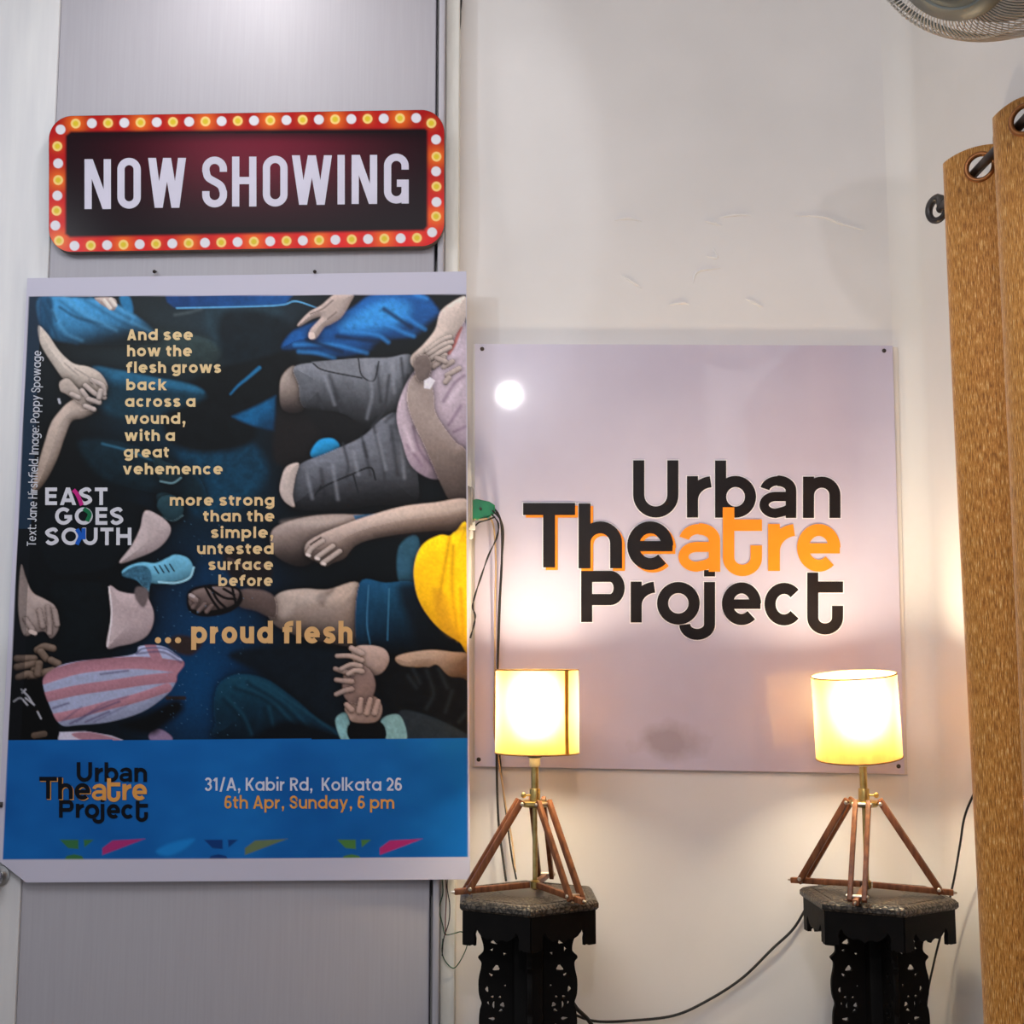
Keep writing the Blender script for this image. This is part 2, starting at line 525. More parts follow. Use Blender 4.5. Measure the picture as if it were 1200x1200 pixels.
class Print:
    def __init__(self, X, Y):
        self.X, self.Y = X, Y
        self.C = np.zeros(X.shape + (3,))
    def sdf(self, pts, m):
        x, y = self.X[m], self.Y[m]
        n = len(pts)
        d = np.full(x.shape, 1e9); nx = np.zeros_like(x); ny = np.zeros_like(x)
        ins = np.zeros(x.shape, bool)
        for i in range(n):
            ax, ay = pts[i]; bx, by = pts[(i + 1) % n]
            ex, ey = bx - ax, by - ay
            L = ex * ex + ey * ey + 1e-9
            t = np.clip(((x - ax) * ex + (y - ay) * ey) / L, 0, 1)
            qx, qy = ax + t * ex - x, ay + t * ey - y
            dd = qx * qx + qy * qy
            k = dd < d
            d = np.where(k, dd, d); nx = np.where(k, qx, nx); ny = np.where(k, qy, ny)
            c = ((ay > y) != (by > y))
            ins ^= c & (x < (bx - ax) * (y - ay) / (by - ay + 1e-12) + ax)
        d = np.sqrt(d)
        inv = 1 / np.maximum(d, 1e-6)
        sg = np.where(ins, 1.0, -1.0)
        return d * sg, nx * inv * sg, ny * inv * sg
    def shape(self, pts, col, soft=1.2, smooth=True, emb=0.0, R=14, L=(-0.25, -0.95), edge=0.0, grad=None, tex=0.0, ts=(9, 9), alpha=1.0, seed=1):
        if smooth:
            pts = crom(pts, 6, True)
        a = np.array(pts)
        lo, hi = a.min(0) - soft - 12, a.max(0) + soft + 12
        m = (self.X > lo[0]) & (self.X < hi[0]) & (self.Y > lo[1]) & (self.Y < hi[1])
        if not m.any():
            return
        d, nx, ny = self.sdf(pts, m)
        if emb >= .3 and R >= 8:
            A0 = self.C[m]
            self.C[m] = A0 * (1 - .62 * np.exp(-np.maximum(-d, 0) / 4.5) * (d < 0))[:, None]
        cov = smoothstep(-soft, soft, d) * alpha
        c = np.array(sl(col))[None, :] * np.ones((d.size, 3))
        x, y = self.X[m], self.Y[m]
        if grad:
            (x0, y0), (x1, y1), c2 = grad
            ex, ey = x1 - x0, y1 - y0
            t = smoothstep(0, 1, ((x - x0) * ex + (y - y0) * ey) / (ex * ex + ey * ey))[:, None]
            c = c * (1 - t) + np.array(sl(c2))[None, :] * t
        s = np.clip(1 - np.maximum(d, 0) / R, 0, 1)
        sh = 1 + emb * s * (nx * L[0] + ny * L[1]) - edge * s * s
        if tex:
            sh = sh * (1 + tex * 2 * (fbm(x / ts[0], y / ts[1], seed) - 0.5))
        c = c * np.clip(sh, 0.05, 3)[:, None]
        self.C[m] = self.C[m] * (1 - cov[:, None]) + c * cov[:, None]
    def cover(self, pts, soft=1.2):
        m = np.ones(self.X.shape, bool)
        lo, hi = np.min(pts, 0) - 3, np.max(pts, 0) + 3
        m = (self.X > lo[0]) & (self.X < hi[0]) & (self.Y > lo[1]) & (self.Y < hi[1])
        d, _, _ = self.sdf(crom(pts, 6, True), m)
        c = np.zeros(self.X.shape); c[m] = smoothstep(-soft, soft, d)
        return c
    def stroke(self, pts, w, col, soft=1.0, emb=0.0, alpha=1.0, edge=0.0, tip=None):
        """round-ended limb, wire or finger of half width w (w may taper to tip)"""
        if len(pts) > 2:
            pts = crom(pts, 6)
        a = np.array(pts)
        w1 = w if tip is None else tip
        W = max(w, w1)
        lo, hi = a.min(0) - W - 5, a.max(0) + W + 5
        m = (self.X > lo[0]) & (self.X < hi[0]) & (self.Y > lo[1]) & (self.Y < hi[1])
        if not m.any():
            return
        x, y = self.X[m], self.Y[m]
        best = np.full(x.shape, 1e9); oy = np.zeros_like(x); ww = np.full(x.shape, w)
        n = len(a) - 1
        for i in range(n):
            (ax, ay), (bx, by) = a[i], a[i + 1]
            ex, ey = bx - ax, by - ay
            t = np.clip(((x - ax) * ex + (y - ay) * ey) / (ex * ex + ey * ey + 1e-9), 0, 1)
            qx, qy = x - ax - t * ex, y - ay - t * ey
            wk = w + (w1 - w) * (i + t) / n
            dd = np.hypot(qx, qy) - wk
            k = dd < best
            best = np.where(k, dd, best); oy = np.where(k, qy, oy); ww = np.where(k, wk, ww)
        if emb >= .3 and W > 2.4:
            self.C[m] *= (1 - .55 * np.exp(-np.maximum(best, 0) / 1.4) * (best > 0))[:, None]
        cov = smoothstep(soft * 0.8, -soft * 0.8, best) * alpha
        s = np.clip(1 + best / np.maximum(ww, 1e-6), 0, 1)
        sh = 1 - emb * np.clip(oy / np.maximum(ww, 1e-6), -1, 1) - edge * s * s
        c = np.array(sl(col))[None, :] * np.clip(sh, 0.05, 3)[:, None]
        self.C[m] = self.C[m] * (1 - cov[:, None]) + c * cov[:, None]

def grid_obj(name, Q, C, material, parent, loc):
    """Q (n,m,3) world points, C (n,m,3) linear print colours"""
    n, m = Q.shape[:2]
    me = bpy.data.meshes.new(name)
    idx = np.arange(n * m).reshape(n, m)
    F = np.stack([idx[:-1, :-1], idx[1:, :-1], idx[1:, 1:], idx[:-1, 1:]], -1).reshape(-1, 4)
    me.vertices.add(n * m)
    me.vertices.foreach_set('co', (Q.reshape(-1, 3) - np.array(loc)).astype(np.float32).ravel())
    me.loops.add(F.size)
    me.loops.foreach_set('vertex_index', F.ravel().astype(np.int32))
    me.polygons.add(len(F))
    me.polygons.foreach_set('loop_start', (np.arange(len(F)) * 4).astype(np.int32))
    me.update(calc_edges=True)
    at = me.color_attributes.new('print', 'FLOAT_COLOR', 'POINT')
    c4 = np.ones((n * m, 4), np.float32); c4[:, :3] = np.clip(C.reshape(-1, 3), 0, 0.95)
    at.data.foreach_set('color', c4.ravel())
    me.materials.append(material)
    me.polygons.foreach_set('use_smooth', [True] * len(F))
    me.update()
    o = bpy.data.objects.new(name, me)
    COL.objects.link(o)
    if parent is not None:
        o.parent = parent
    else:
        o.location = loc
    return o

# ------------------------------------------------------------------ lettering (own stroke alphabet)
def arc(cx, cy, rx, ry, a0, a1, n=20):
    return [(cx + rx * math.cos(math.radians(a0 + (a1 - a0) * i / n)), cy + ry * math.sin(math.radians(a0 + (a1 - a0) * i / n))) for i in range(n + 1)]
def oval(x0, x1, y0, y1):
    cx, cy, rx, ry = (x0 + x1) / 2, (y0 + y1) / 2, (x1 - x0) / 2, (y1 - y0) / 2
    if ry > 1.35 * rx:
        k = ry - rx
        return [(cx + p[0], cy + k + p[1]) for p in arc(0, 0, rx, rx, 0, 180, 20)] + [(cx + p[0], cy - k + p[1]) for p in arc(0, 0, rx, rx, 180, 360, 20)]
    return arc(cx, cy, rx, ry, 0, 360, 36)[:-1]

def glyph(ch, w, C, X, s, style):
    """centre-line strokes and polygons of one letter; y up from the baseline; C cap height, X x-height, s stroke, w full width"""
    h = s / 2
    S, Pg = [], []
    def st(*pts, k=1.0): S.append((list(pts), False, k))
    def ov(x0, x1, y0, y1): S.append((oval(x0 + h, x1 - h, y0 + h, y1 - h), True, 1.0))
    def dg(x0, y0, x1, y1, t=None):          # slanted bar with horizontal cuts
        t = t or s * 1.05
        Pg.append([(x0 - t / 2, y0), (x0 + t / 2, y0), (x1 + t / 2, y1), (x1 - t / 2, y1)])
    A = C * 1.04 if style != 'helv' else C
    D = -0.30 * C
    c = ch
    if c == 'o': ov(0, w, 0, X)
    elif c in 'bdpqg' or (c == 'a' and style == 'pop'):
        ov(0, w, 0, X)
        if c == 'b': st((h, 0), (h, A))
        if c == 'd': st((w - h, 0), (w - h, A))
        if c == 'p': st((h, D), (h, X))
        if c == 'q': st((w - h, D), (w - h, X))
        if c == 'a': st((w - h, 0), (w - h, X))
        if c == 'g':
            r = w / 2 - h
            st((w - h, X), (w - h, D + h + r * 0.7), *arc(w / 2, D + h + r * 0.7, r, r * 0.7, 0, -150, 16)[1:])
    elif c == 'a':
        g = h * .84
        rx, ry = w / 2 - h * 1.1, X * .34 - g
        st(*arc(w * .48, X - g - ry, rx, ry, 170, 90, 10), k=.84)
        st(*arc(w * .48, X - g - ry, rx, ry, 92, 0, 12), (w * .48 + rx, 0), k=.96)
        by = X * .625
        st((w * .48 + rx, by - g), (w * .42, by - g), *arc(w * .42, by / 2, w * .42 - g, by / 2 - g, 90, 270, 18)[1:], *crom([(w * .42, g), (w * .66, g * 1.5), (w * .48 + rx, X * .25)], 6)[1:], k=.84)
    elif c == 'c':
        cx, cy = w / 2 + .02 * w, X / 2
        S.append((arc(cx, cy, w / 2 - h, X / 2 - h, 42, 318, 30), False, 1.0))
    elif c == 'e':
        S.append((arc(w / 2, X / 2, w / 2 - h, X / 2 - h, 0, 314, 34), False, 1.0))
        st((h, X * .49), (w * .985, X * .49), k=.86)
    elif c == 'f':
        x = w * .40
        r = w * .60
        st((x, 0), (x, A - r * .85), *arc(x + r - h * .2, A - r * .85, r - h * .2, r * .85 - h, 180, 84, 12)[1:])
        st((0, X - h * 1.2), (w * .92, X - h * 1.2))
    elif c in 'hn':
        st((h, 0), (h, A if c == 'h' else X))
        r = w / 2 - h
        st((h, X * .42), *arc(w / 2, X - h - r, r, r, 180, 0, 18), (w - h, 0))
    elif c == 'u':
        r = w / 2 - h
        st((w - h, 0), (w - h, X))
        st((h, X), *arc(w / 2, r + h, r, r, 180, 360, 18), (w - h, X * .5))
    elif c == 'm':
        q = (w - s) / 2
        r = q / 2
        st((h, 0), (h, X))
        for k in (0, 1):
            st((h + k * q, X * .42), *arc(h + k * q + r, X - h - r, r, r, 180, 0, 14), (h + (k + 1) * q, 0))
    elif c == 'r':
        st((h, 0), (h, X))
        st((h, X * .38), *arc(w * .98, X * .42, w * .98 - h, X * .58 - h, 180, 96, 12))
    elif c in 'il':
        st((w / 2, 0), (w / 2, X if c == 'i' else A))
        if c == 'i': Pg.append([(w / 2 + s * .6 * math.cos(2 * PI * k / 14), A - s * .3 + s * .6 * math.sin(2 * PI * k / 14)) for k in range(14)])
    elif c == 'j':
        x = w - h
        r = (w - s) / 2
        st((x, X), (x, D + h + r * .8), *arc(x - r, D + h + r * .8, r, r * .8, 0, -180, 18)[1:])
        st((x, C * .88), (x, C))
    elif c == 't' and style == 'logo':
        r = (w - s) / 2
        st((h, C), (h, r), *arc(h + r, r - s * .02, r, r * .92, 180, 360, 20)[1:], (w - h, X * .46))
        st((h, X * .82), (w, X * .82))
    elif c == 't':
        x = w * .42
        top = C * .93
        st((x, top), (x, w * .5), *arc(x + w * .46, w * .5, w * .46, w * .5 - h, 180, 268, 8)[1:])
        st((0, X - h), (w, X - h))
    elif c == 'k':
        st((h, 0), (h, A))
        dg(w - s * .62, X, h * 1.8, X * .42, s * 1.2); dg(w * .40, X * .52, w - s * .55, 0, s * 1.2)
    elif c == 's':
        st(*crom([(w - h * 1.2, X * .74), (w * .72, X - h * 1.15), (w * .46, X - h), (h * 1.2, X * .74), (w * .32, X * .56), (w * .68, X * .45), (w - h, X * .27), (w * .6, h), (w * .34, h * 1.1), (h * .9, X * .25)], 5))
    elif c == 'v':
        dg(s * .55, X, w / 2, 0); dg(w - s * .55, X, w / 2, 0)
    elif c == 'w':
        dg(s * .5, X, w * .29, 0); dg(w * .5, X, w * .29, 0); dg(w * .5, X, w * .71, 0); dg(w - s * .5, X, w * .71, 0)
    elif c == 'x':
        dg(s * .55, X, w - s * .55, 0); dg(w - s * .55, X, s * .55, 0)
    elif c == 'y':
        dg(s * .55, X, w * .52, 0); dg(w - s * .55, X, w * .26, D)
    elif c == 'A':
        dg(w / 2, C, s * .55, 0); dg(w / 2, C, w - s * .55, 0); st((w * .2, C * .27), (w * .8, C * .27))
    elif c == 'E':
        st((h, 0), (h, C)); st((h, C - h), (w, C - h)); st((h, h), (w, h)); st((h, C * .51), (w * .94, C * .51))
    elif c == 'G':
        r = w / 2 - h
        ry = min(r, C / 2 - h) if C > 1.35 * w else C / 2 - h
        if C > 1.35 * w:
            st((w - h, C * .68), (w - h, C - h - r), *arc(w / 2, C - h - r, r, r, 0, 180, 18), *arc(w / 2, h + r, r, r, 180, 360, 18), (w - h, C * .48))
            st((w * .52, C * .48 - h), (w, C * .48 - h)); st((w - h, 0), (w - h, C * .45))
        else:
            S.append((arc(w / 2, C / 2, w / 2 - h, C / 2 - h, 45, 330, 34), False, 1.0))
            st((w * .55, C * .46), (w, C * .46)); st((w - h, C * .46), (w - h, C * .26))
    elif c == 'H':
        st((h, 0), (h, C)); st((w - h, 0), (w - h, C)); st((h, C * .52), (w - h, C * .52))
    elif c == 'I': st((w / 2, 0), (w / 2, C))
    elif c == 'J':
        r = w / 2 - h
        st((w - h, C), (w - h, r + h), *arc(w / 2, r + h, r, r, 0, -180, 16)[1:])
    elif c in 'KR':
        st((h, 0), (h, C))
        if c == 'K':
            dg(w - s * .6, C, h * 1.8, C * .38, s * 1.15); dg(w * .38, C * .56, w - s * .55, 0, s * 1.15)
        else:
            st((h, C - h), (w * .55, C - h), *arc(w - h - C * .24, C * .71, C * .24, C * .29 - h, 90, -90, 14), (h, C * .42))
            dg(w * .52, C * .42, w - s * .55, 0, s * 1.1)
    elif c == 'N':
        st((h, 0), (h, C)); st((w - h, 0), (w - h, C)); dg(s * .58, C, w - s * .58, 0, s * 1.12)
    elif c == 'O': ov(0, w, 0, C)
    elif c == 'P':
        st((h, 0), (h, C))
        q = C * .28
        st((h, C - h), (w - q, C - h), *arc(w - q, C - h - (q - h * .5), q - h, q - h * .5, 90, -90, 16), (h, C - h - 2 * (q - h * .5)))
    elif c == 'S':
        if C > 1.35 * w:
            r = w / 2 - h
            st((w - h, C * .70), (w - h, C - h - r), *arc(w / 2, C - h - r, r, r, 0, 180, 16), (h, C * .72), *crom([(h, C * .72), (w * .26, C * .58), (w * .72, C * .44), (w - h, C * .30)], 6)[1:],
               (w - h, h + r), *arc(w / 2, h + r, r, r, 0, -180, 16), (h, C * .32))
        else:
            st(*crom([(w - h * 1.1, C * .77), (w * .72, C - h * 1.1), (w * .48, C - h), (h, C * .745), (w * .3, C * .56), (w * .7, C * .45), (w - h, C * .26), (w * .55, h), (w * .28, h * 1.2), (h * .9, C * .24)], 6))
    elif c == 'T':
        st((w / 2, 0), (w / 2, C)); st((0, C - h), (w, C - h))
    elif c == 'U':
        r = w / 2 - h
        st((h, C), (h, r + h), *arc(w / 2, r + h, r, r, 180, 360, 20)[1:-1], (w - h, r + h), (w - h, C))
    elif c == 'W':
        a = s * .55
        dg(a, C, w * .28, 0, s * 1.1); dg(w * .5, C, w * .28, 0, s * 1.1); dg(w * .5, C, w * .72, 0, s * 1.1); dg(w - a, C, w * .72, 0, s * 1.1)
    elif c == '3':
        st(*crom([(h, C * .80), (w * .3, C - h), (w * .6, C - h), (w - h * 1.2, C * .76), (w * .62, C * .54), (w * .4, C * .53)], 6))
        st(*crom([(w * .4, C * .53), (w * .68, C * .51), (w - h, C * .28), (w * .6, h), (w * .3, h), (h * .8, C * .22)], 6))
    elif c == '1':
        st((w * .62, 0), (w * .62, C)); dg(w * .56, C, w * .1, C * .78, s)
        Pg.append([(w * .62, C), (w * .2, C * .8), (w * .2, C * .68), (w * .62, C * .84)])
    elif c == '2':
        st(*crom([(h, C * .72), (w * .25, C - h * 1.3), (w * .55, C - h), (w - h, C * .72), (w * .8, C * .5), (w * .45, C * .26), (h * 1.3, h * 1.4)], 6)); st((h * .6, h), (w, h))
    elif c == '6':
        ov(0, w, 0, C * .62)
        st(*crom([(h, C * .3), (h * 1.2, C * .55), (w * .3, C * .88), (w * .6, C - h), (w - h, C * .86)], 6))
    elif c == '/': dg(w - s * .4, C * 1.05, s * .4, -C * .08)
    elif c in ',.:':
        r = s * .62
        Pg.append([(w / 2 + r * math.cos(2 * PI * k / 14), r + r * math.sin(2 * PI * k / 14)) for k in range(14)])
        if c == ',': Pg.append([(w / 2 + r, r), (w / 2 + r * .2, -1.9 * r), (w / 2 - r * .75, -1.9 * r), (w / 2 - r * .1, r)])
        if c == ':': Pg.append([(w / 2 + r * math.cos(2 * PI * k / 14), X - r + r * math.sin(2 * PI * k / 14)) for k in range(14)])
    return S, Pg

WID = dict(o=.98, b=1, d=1, p=1, q=1, g=1, a=1, c=.92, e=.98, f=.66, h=.88, n=.88, u=.88, m=1.45, r=.55, j=.4, t=.58, k=.92, s=.80, v=.95, w=1.4, x=.95, y=.95)
WCAP = dict(A=.78, E=.56, G=.80, H=.70, J=.48, K=.66, N=.74, O=.84, P=.60, R=.62, S=.62, T=.60, U=.70, W=1.05)
def gwidth(ch, C, X, s):
    if ch in WID: return WID[ch] * X
    if ch in WCAP: return WCAP[ch] * C
    if ch in 'ilI': return s * 1.15
    if ch in ',.:': return s * 1.5
    if ch in '326': return .56 * C
    if ch == '1': return .42 * C
    if ch == '/': return .42 * C
    return .3 * C

def ribbon(pts, closed, h):
    n = len(pts)
    L, R = [], []
    for i in range(n):
        p = np.array(pts[i])
        a = np.array(pts[(i - 1) % n]) if (closed or i > 0) else None
        b = np.array(pts[(i + 1) % n]) if (closed or i < n - 1) else None
        d0 = (p - a) if a is not None else (b - p)
        d1 = (b - p) if b is not None else (p - a)
        d0 = d0 / (np.linalg.norm(d0) + 1e-9); d1 = d1 / (np.linalg.norm(d1) + 1e-9)
        t = d0 + d1
        t = t / (np.linalg.norm(t) + 1e-9)
        nrm = np.array((-t[1], t[0]))
        k = h / max(0.45, float(np.dot(t, d1)))
        L.append(p + nrm * k); R.append(p - nrm * k)
    return L, R

class Lettering:
    """collects glyph shapes in photo pixels and lays them on a surface as ONE part"""
    def __init__(self, depth_fn, lift=0.0006):
        self.mb = MB(); self.df = depth_fn; self.lift = lift; self.k = 0
    def face(self, pts2, fs, k):
        vs = []
        for x, y in pts2:
            vs.append(P(x, y, self.df(x, y) - self.lift - k * 3e-5))
        self.mb.add(vs, fs)
    def glyph(self, ch, x0, w, ybase, C, X, s, style='pop', to=None, grow=0.0):
        """to maps (u right, v up) local glyph coordinates to photo pixels"""
        if to is None:
            to = lambda u, v: (x0 + u, ybase - v)
        S, Pg = glyph(ch, w, C, X, s, style)
        self.k += 1
        k = (self.k % 2) * 8
        for pts, closed, kw in S:
            q = [p for i, p in enumerate(pts) if i == 0 or math.hypot(p[0] - pts[i - 1][0], p[1] - pts[i - 1][1]) > 1e-4]
            if grow and not closed:
                a, b = np.array(q[0]), np.array(q[1]); q[0] = tuple(a + (a - b) / np.linalg.norm(a - b) * grow)
                a, b = np.array(q[-1]), np.array(q[-2]); q[-1] = tuple(a + (a - b) / np.linalg.norm(a - b) * grow)
            L, R = ribbon(q, closed, s * kw / 2 + grow)
            n = len(q)
            fs = [[i, (i + 1) % n, n + (i + 1) % n, n + i] for i in range(n if closed else n - 1)]
            self.face([to(*p) for p in L] + [to(*p) for p in R], fs, k); k += 1
        for pl in Pg:
            if grow:
                c = np.mean(pl, 0)
                pl = [tuple(np.array(p) + np.sign(np.array(p) - c) * grow) for p in pl]
            self.face([to(*p) for p in pl], [list(range(len(pl)))], k); k += 1
    def line(self, text, x0, x1, ybase, C, X, s, style='pop', gap=None, base1=None, to=None):
        """one line fitted between x0 and x1"""
        gap = s * .62 if gap is None else gap
        adv, xs_ = 0.0, []
        for ch in text:
            if ch == ' ':
                adv += .42 * X
                continue
            w = gwidth(ch, C, X, s)
            xs_.append((ch, adv, w)); adv += w + gap
        adv -= gap
        if to is not None:
            k = x1 / adv
            for ch, a, w in xs_:
                self.glyph(ch, 0, w * k, 0, C, X, s, style, to=(lambda u, v, a=a: to(a * k + u, v)))
            return
        k = (x1 - x0) / adv
        for ch, a, w in xs_:
            xx = x0 + a * k
            yb = ybase if base1 is None else ybase + (base1 - ybase) * (xx - x0) / (x1 - x0)
            self.glyph(ch, xx, w * k, yb, C, X, s, style)
    def build(self, name, m, parent):
        off = parent.location
        me = bpy.data.meshes.new(name)
        me.from_pydata([tuple(p - off) for p in self.mb.v], [], self.mb.f)
        # every face looks at the room
        bm = bmesh.new(); bm.from_mesh(me)
        for f in bm.faces:
            f.normal_update()
            if f.normal.y > 0: f.normal_flip()
        bm.to_mesh(me); bm.free()
        me.materials.append(m)
        return link(name, me, parent, (0, 0, 0), smooth=False)

# logo of three stacked words, in the pixel frame of the large board
def logo(df, mp, sc, parent, c_black, c_orange, halo=None, rough=0.4):
    s = 13.0
    blk = [('U', 742, 53, 606.5, 67, 49), ('r', 805, 31, 606.5, 67, 48.5), ('b', 838, 48, 606.7, 67, 49), ('a', 890, 45, 607, 67, 49), ('n', 941, 44, 607, 67, 48.5),
           ('P', 681, 51, 729, 60, 49), ('r', 739, 31, 729.5, 60, 48), ('o', 770, 50, 732, 60, 50), ('j', 796, 42, 731, 63, 49), ('e', 846, 46, 732.5, 60, 50), ('c', 895, 46, 733, 60, 50)]
    the = [('T', 613, 61, 665, 75.5, 54), ('h', 678, 51, 666, 76, 55), ('e', 735, 54, 668, 75, 57)]
    org = [('a', 795, 51, 670, 75, 56), ('r', 900, 34, 669, 75, 55), ('e', 934, 51, 670, 75, 56)]
    def put(L, items, st, dx=0, dy=0, grow=0.0, style='helv'):
        for ch, x, w, yb, C, X in items:
            L.glyph(ch, 0, w, 0, C, X, st, style, to=(lambda u, v, x=x, yb=yb: mp(x + dx + u, yb + dy - v)), grow=grow)
    def tt(L, grow=0.0, which='both'):
        if which in ('both', 'o'):
            L.glyph('t', 0, 46, 0, 75, 66, 13.5, 'logo', to=lambda u, v: mp(847 + u, 669.5 - v), grow=grow)
        if which in ('both', 'k'):
            L.glyph('t', 0, 42, 0, 67, 61, 13, 'logo', to=lambda u, v: mp(946 + u, 738 - v), grow=grow)
    if halo:
        L = Lettering(df, 0.0004)
        put(L, blk, s, grow=1.2); put(L, the, s + 1, grow=1.2); tt(L, 1.2, 'k')
        L.build('lettering_outline', ink(halo, rough), parent)
    L = Lettering(df, 0.0010)
    put(L, blk[:5], s)
    L.build('lettering', ink(c_black, rough), parent)
    L = Lettering(df, 0.0010)
    put(L, blk[5:], s); tt(L, 0, 'k')
    L.build('lettering', ink(c_black, rough), parent)
    L = Lettering(df, 0.0016)
    put(L, the, s + 1, 3.2, 3.0)
    L.build('lettering_shadow', ink(c_orange, rough), parent)
    L = Lettering(df, 0.0016)
    put(L, org, s + 1); tt(L, 0, 'o')
    L.build('lettering', ink(c_orange, rough), parent)
    L = Lettering(df, 0.0022)
    put(L, the, s + 1)
    L.build('lettering', ink(c_black, rough), parent)

# ------------------------------------------------------------------ NOW SHOWING sign
SD = DD - 0.018             # face of the sign
sgc = P(289, 213, SD)
sign = empty('lightbox_sign', (sgc.x, DD, sgc.z), 'long red bordered board with printed round bulbs, on the grey door above the poster', 'sign')
def sign_xy(u, v):          # u,v in the sign's own level frame (pixels) -> photo pixels
    U = np.asarray(u, float); V = np.asarray(v, float)
    x = 57.5 + U * 463.0 + V * -0.0
    top = 136.5 + U * -8.0
    bot = 295.5 + U * -7.5
    return x, top + V * (bot - top)
nu, nv = 600, 220
u = np.linspace(0, 1, nu); v = np.linspace(0, 1, nv)
V, U = np.meshgrid(v, u, indexing='ij')
# rounded corners: pull grid points beyond the outline back to it
ax, ay = U * 463.0, V * 159.0
rad = 27.0
cx = np.clip(ax, rad, 463 - rad); cy = np.clip(ay, rad, 159 - rad)
dx, dy = ax - cx, ay - cy
dl = np.hypot(dx, dy)
cm = (dl > rad)
k = np.where(cm, rad / np.maximum(dl, 1e-6), 1)
ax, ay = cx + dx * k, cy + dy * k
SX, SY = sign_xy(ax / 463.0, ay / 159.0)
pr = Print(SX, SY)
red = np.array(sl((190, 30, 34)))
pr.C[:] = red * (0.82 + 0.5 * smoothstep(0, 1, V))[..., None] * (0.75 + 0.5 * fbm(SX / 40, SY / 40, 3))[..., None]
def cr(x, y): return (x * 0.4667, 100 + y * 0.4667)
dots = []
ytop = lambda x: 96 - (x - 190) * 14 / 855
for i in range(22):
    x = 190 + i * (855 / 21); dots.append((*cr(x, ytop(x)), i % 2 == 0, i % 4 == 0))
for (x, y, yl) in [(1083, 95, 1), (1095, 136, 0), (1096, 179, 1), (1095, 216, 0), (1096, 254, 1), (1096, 293, 0), (1095, 329, 1), (1085, 369, 0)]:
    dots.append((*cr(x, y), bool(yl), y in (179, 329)))
for i in range(22):
    x = 1047 - i * (860 / 21); dots.append((*cr(x, 383 + i * 20 / 21), i % 2 == 0, i % 4 == 2))
for (x, y, yl) in [(148, 390, 1), (139, 352, 0), (142, 315, 1), (144, 277, 0), (146, 238, 1), (146, 196, 0), (144, 153, 1), (152, 111, 0)]:
    dots.append((*cr(x, y), bool(yl), y in (390, 238)))
for x, y, yl, big in dots:      # printed halo round each yellow bulb
    if yl:
        r2 = (SX - x) ** 2 + (SY - y) ** 2
        g = np.exp(-r2 / (150.0 if big else 60.0)) * (0.85 if big else 0.35)
        pr.C = pr.C * (1 - g[..., None]) + np.array(sl((246, 120, 40))) * g[..., None]
# black panel with a wine-red bloom
pr.C0 = pr.C.copy()
panel = [(77 + 6, 154), (498, 150.5), (501, 153), (501, 265), (497, 270), (82, 278), (76.5, 274), (77, 159)]
pr.shape(panel, (26, 16, 22), soft=2.2, smooth=False)
inn = np.exp(-(((SX - 300) / 120) ** 2 + ((SY - 170) / 55) ** 2)) * (SX > 80) * (SX < 500) * (SY > 156) * (SY < 266) * smoothstep(150, 170, SY)
pr.C = pr.C + inn[..., None] * (np.array(sl((112, 24, 46))) - np.array(sl((26, 16, 22))))
for x, y, yl, big in dots:
    r = np.hypot(SX - x, SY - y)
    a = smoothstep(6.3, 5.1, r)[..., None]
    if yl:
        core = smoothstep(4.4, 2.2, r)[..., None]
        c = np.array(sl((250, 214, 130))) * (1 - core) + np.array(sl((224, 196, 52))) * core
    else:
        c = np.array(sl((226, 224, 232)))
    pr.C = pr.C * (1 - a) + c * a
grid_obj('printed_face', Pn(SX, SY, SD - 0.0006 + 0 * SX), pr.C, M_signp, sign, tuple(sign.location))
# the board under the print
ring = []
for (ccx, ccy, a0) in [(463 - rad, rad, -90), (463 - rad, 159 - rad, 0), (rad, 159 - rad, 90), (rad, rad, 180)]:
    for i in range(13):
        a = math.radians(a0 + 90 * i / 12)
        ring.append((ccx + (rad + .3) * math.cos(a), ccy + (rad + .3) * math.sin(a)))
mb = MB()
n = len(ring)
ft, bk = [], []
for a, b in ring:
    x, y = sign_xy(a / 463.0, b / 159.0)
    p = P(float(x), float(y), SD)
    ft.append(p); bk.append(Vector((p.x, DD - 0.0005, p.z)))
mb.add(ft + bk, [list(range(n)), list(range(n, 2 * n))[::-1]] + [[i, n + i, n + (i + 1) % n, (i + 1) % n] for i in range(n)])
mb.v = [p - sign.location for p in mb.v]
mb.build('board', M_signedge, sign)
L = Lettering(lambda x, y: SD, 0.0010)
for ch, x0, x1, yt, yb in [('N', 99, 130, 186.5, 245), ('O', 137.5, 165, 185, 244.5), ('W', 173.5, 218, 185, 243.5), ('S', 237, 266, 183.5, 243), ('H', 272, 300.5, 183.5, 242), ('O', 308, 337, 182.5, 242),
                           ('W', 342, 389, 182, 240), ('I', 395, 404.5, 181.5, 239.5), ('N', 412, 442, 181.5, 239), ('G', 450, 479, 180, 238.5)]:
    L.glyph(ch, x0, x1 - x0, yb, yb - yt, yb - yt, 8.5, 'cond')
L.build('lettering', ink((212, 208, 226), 0.35), sign)

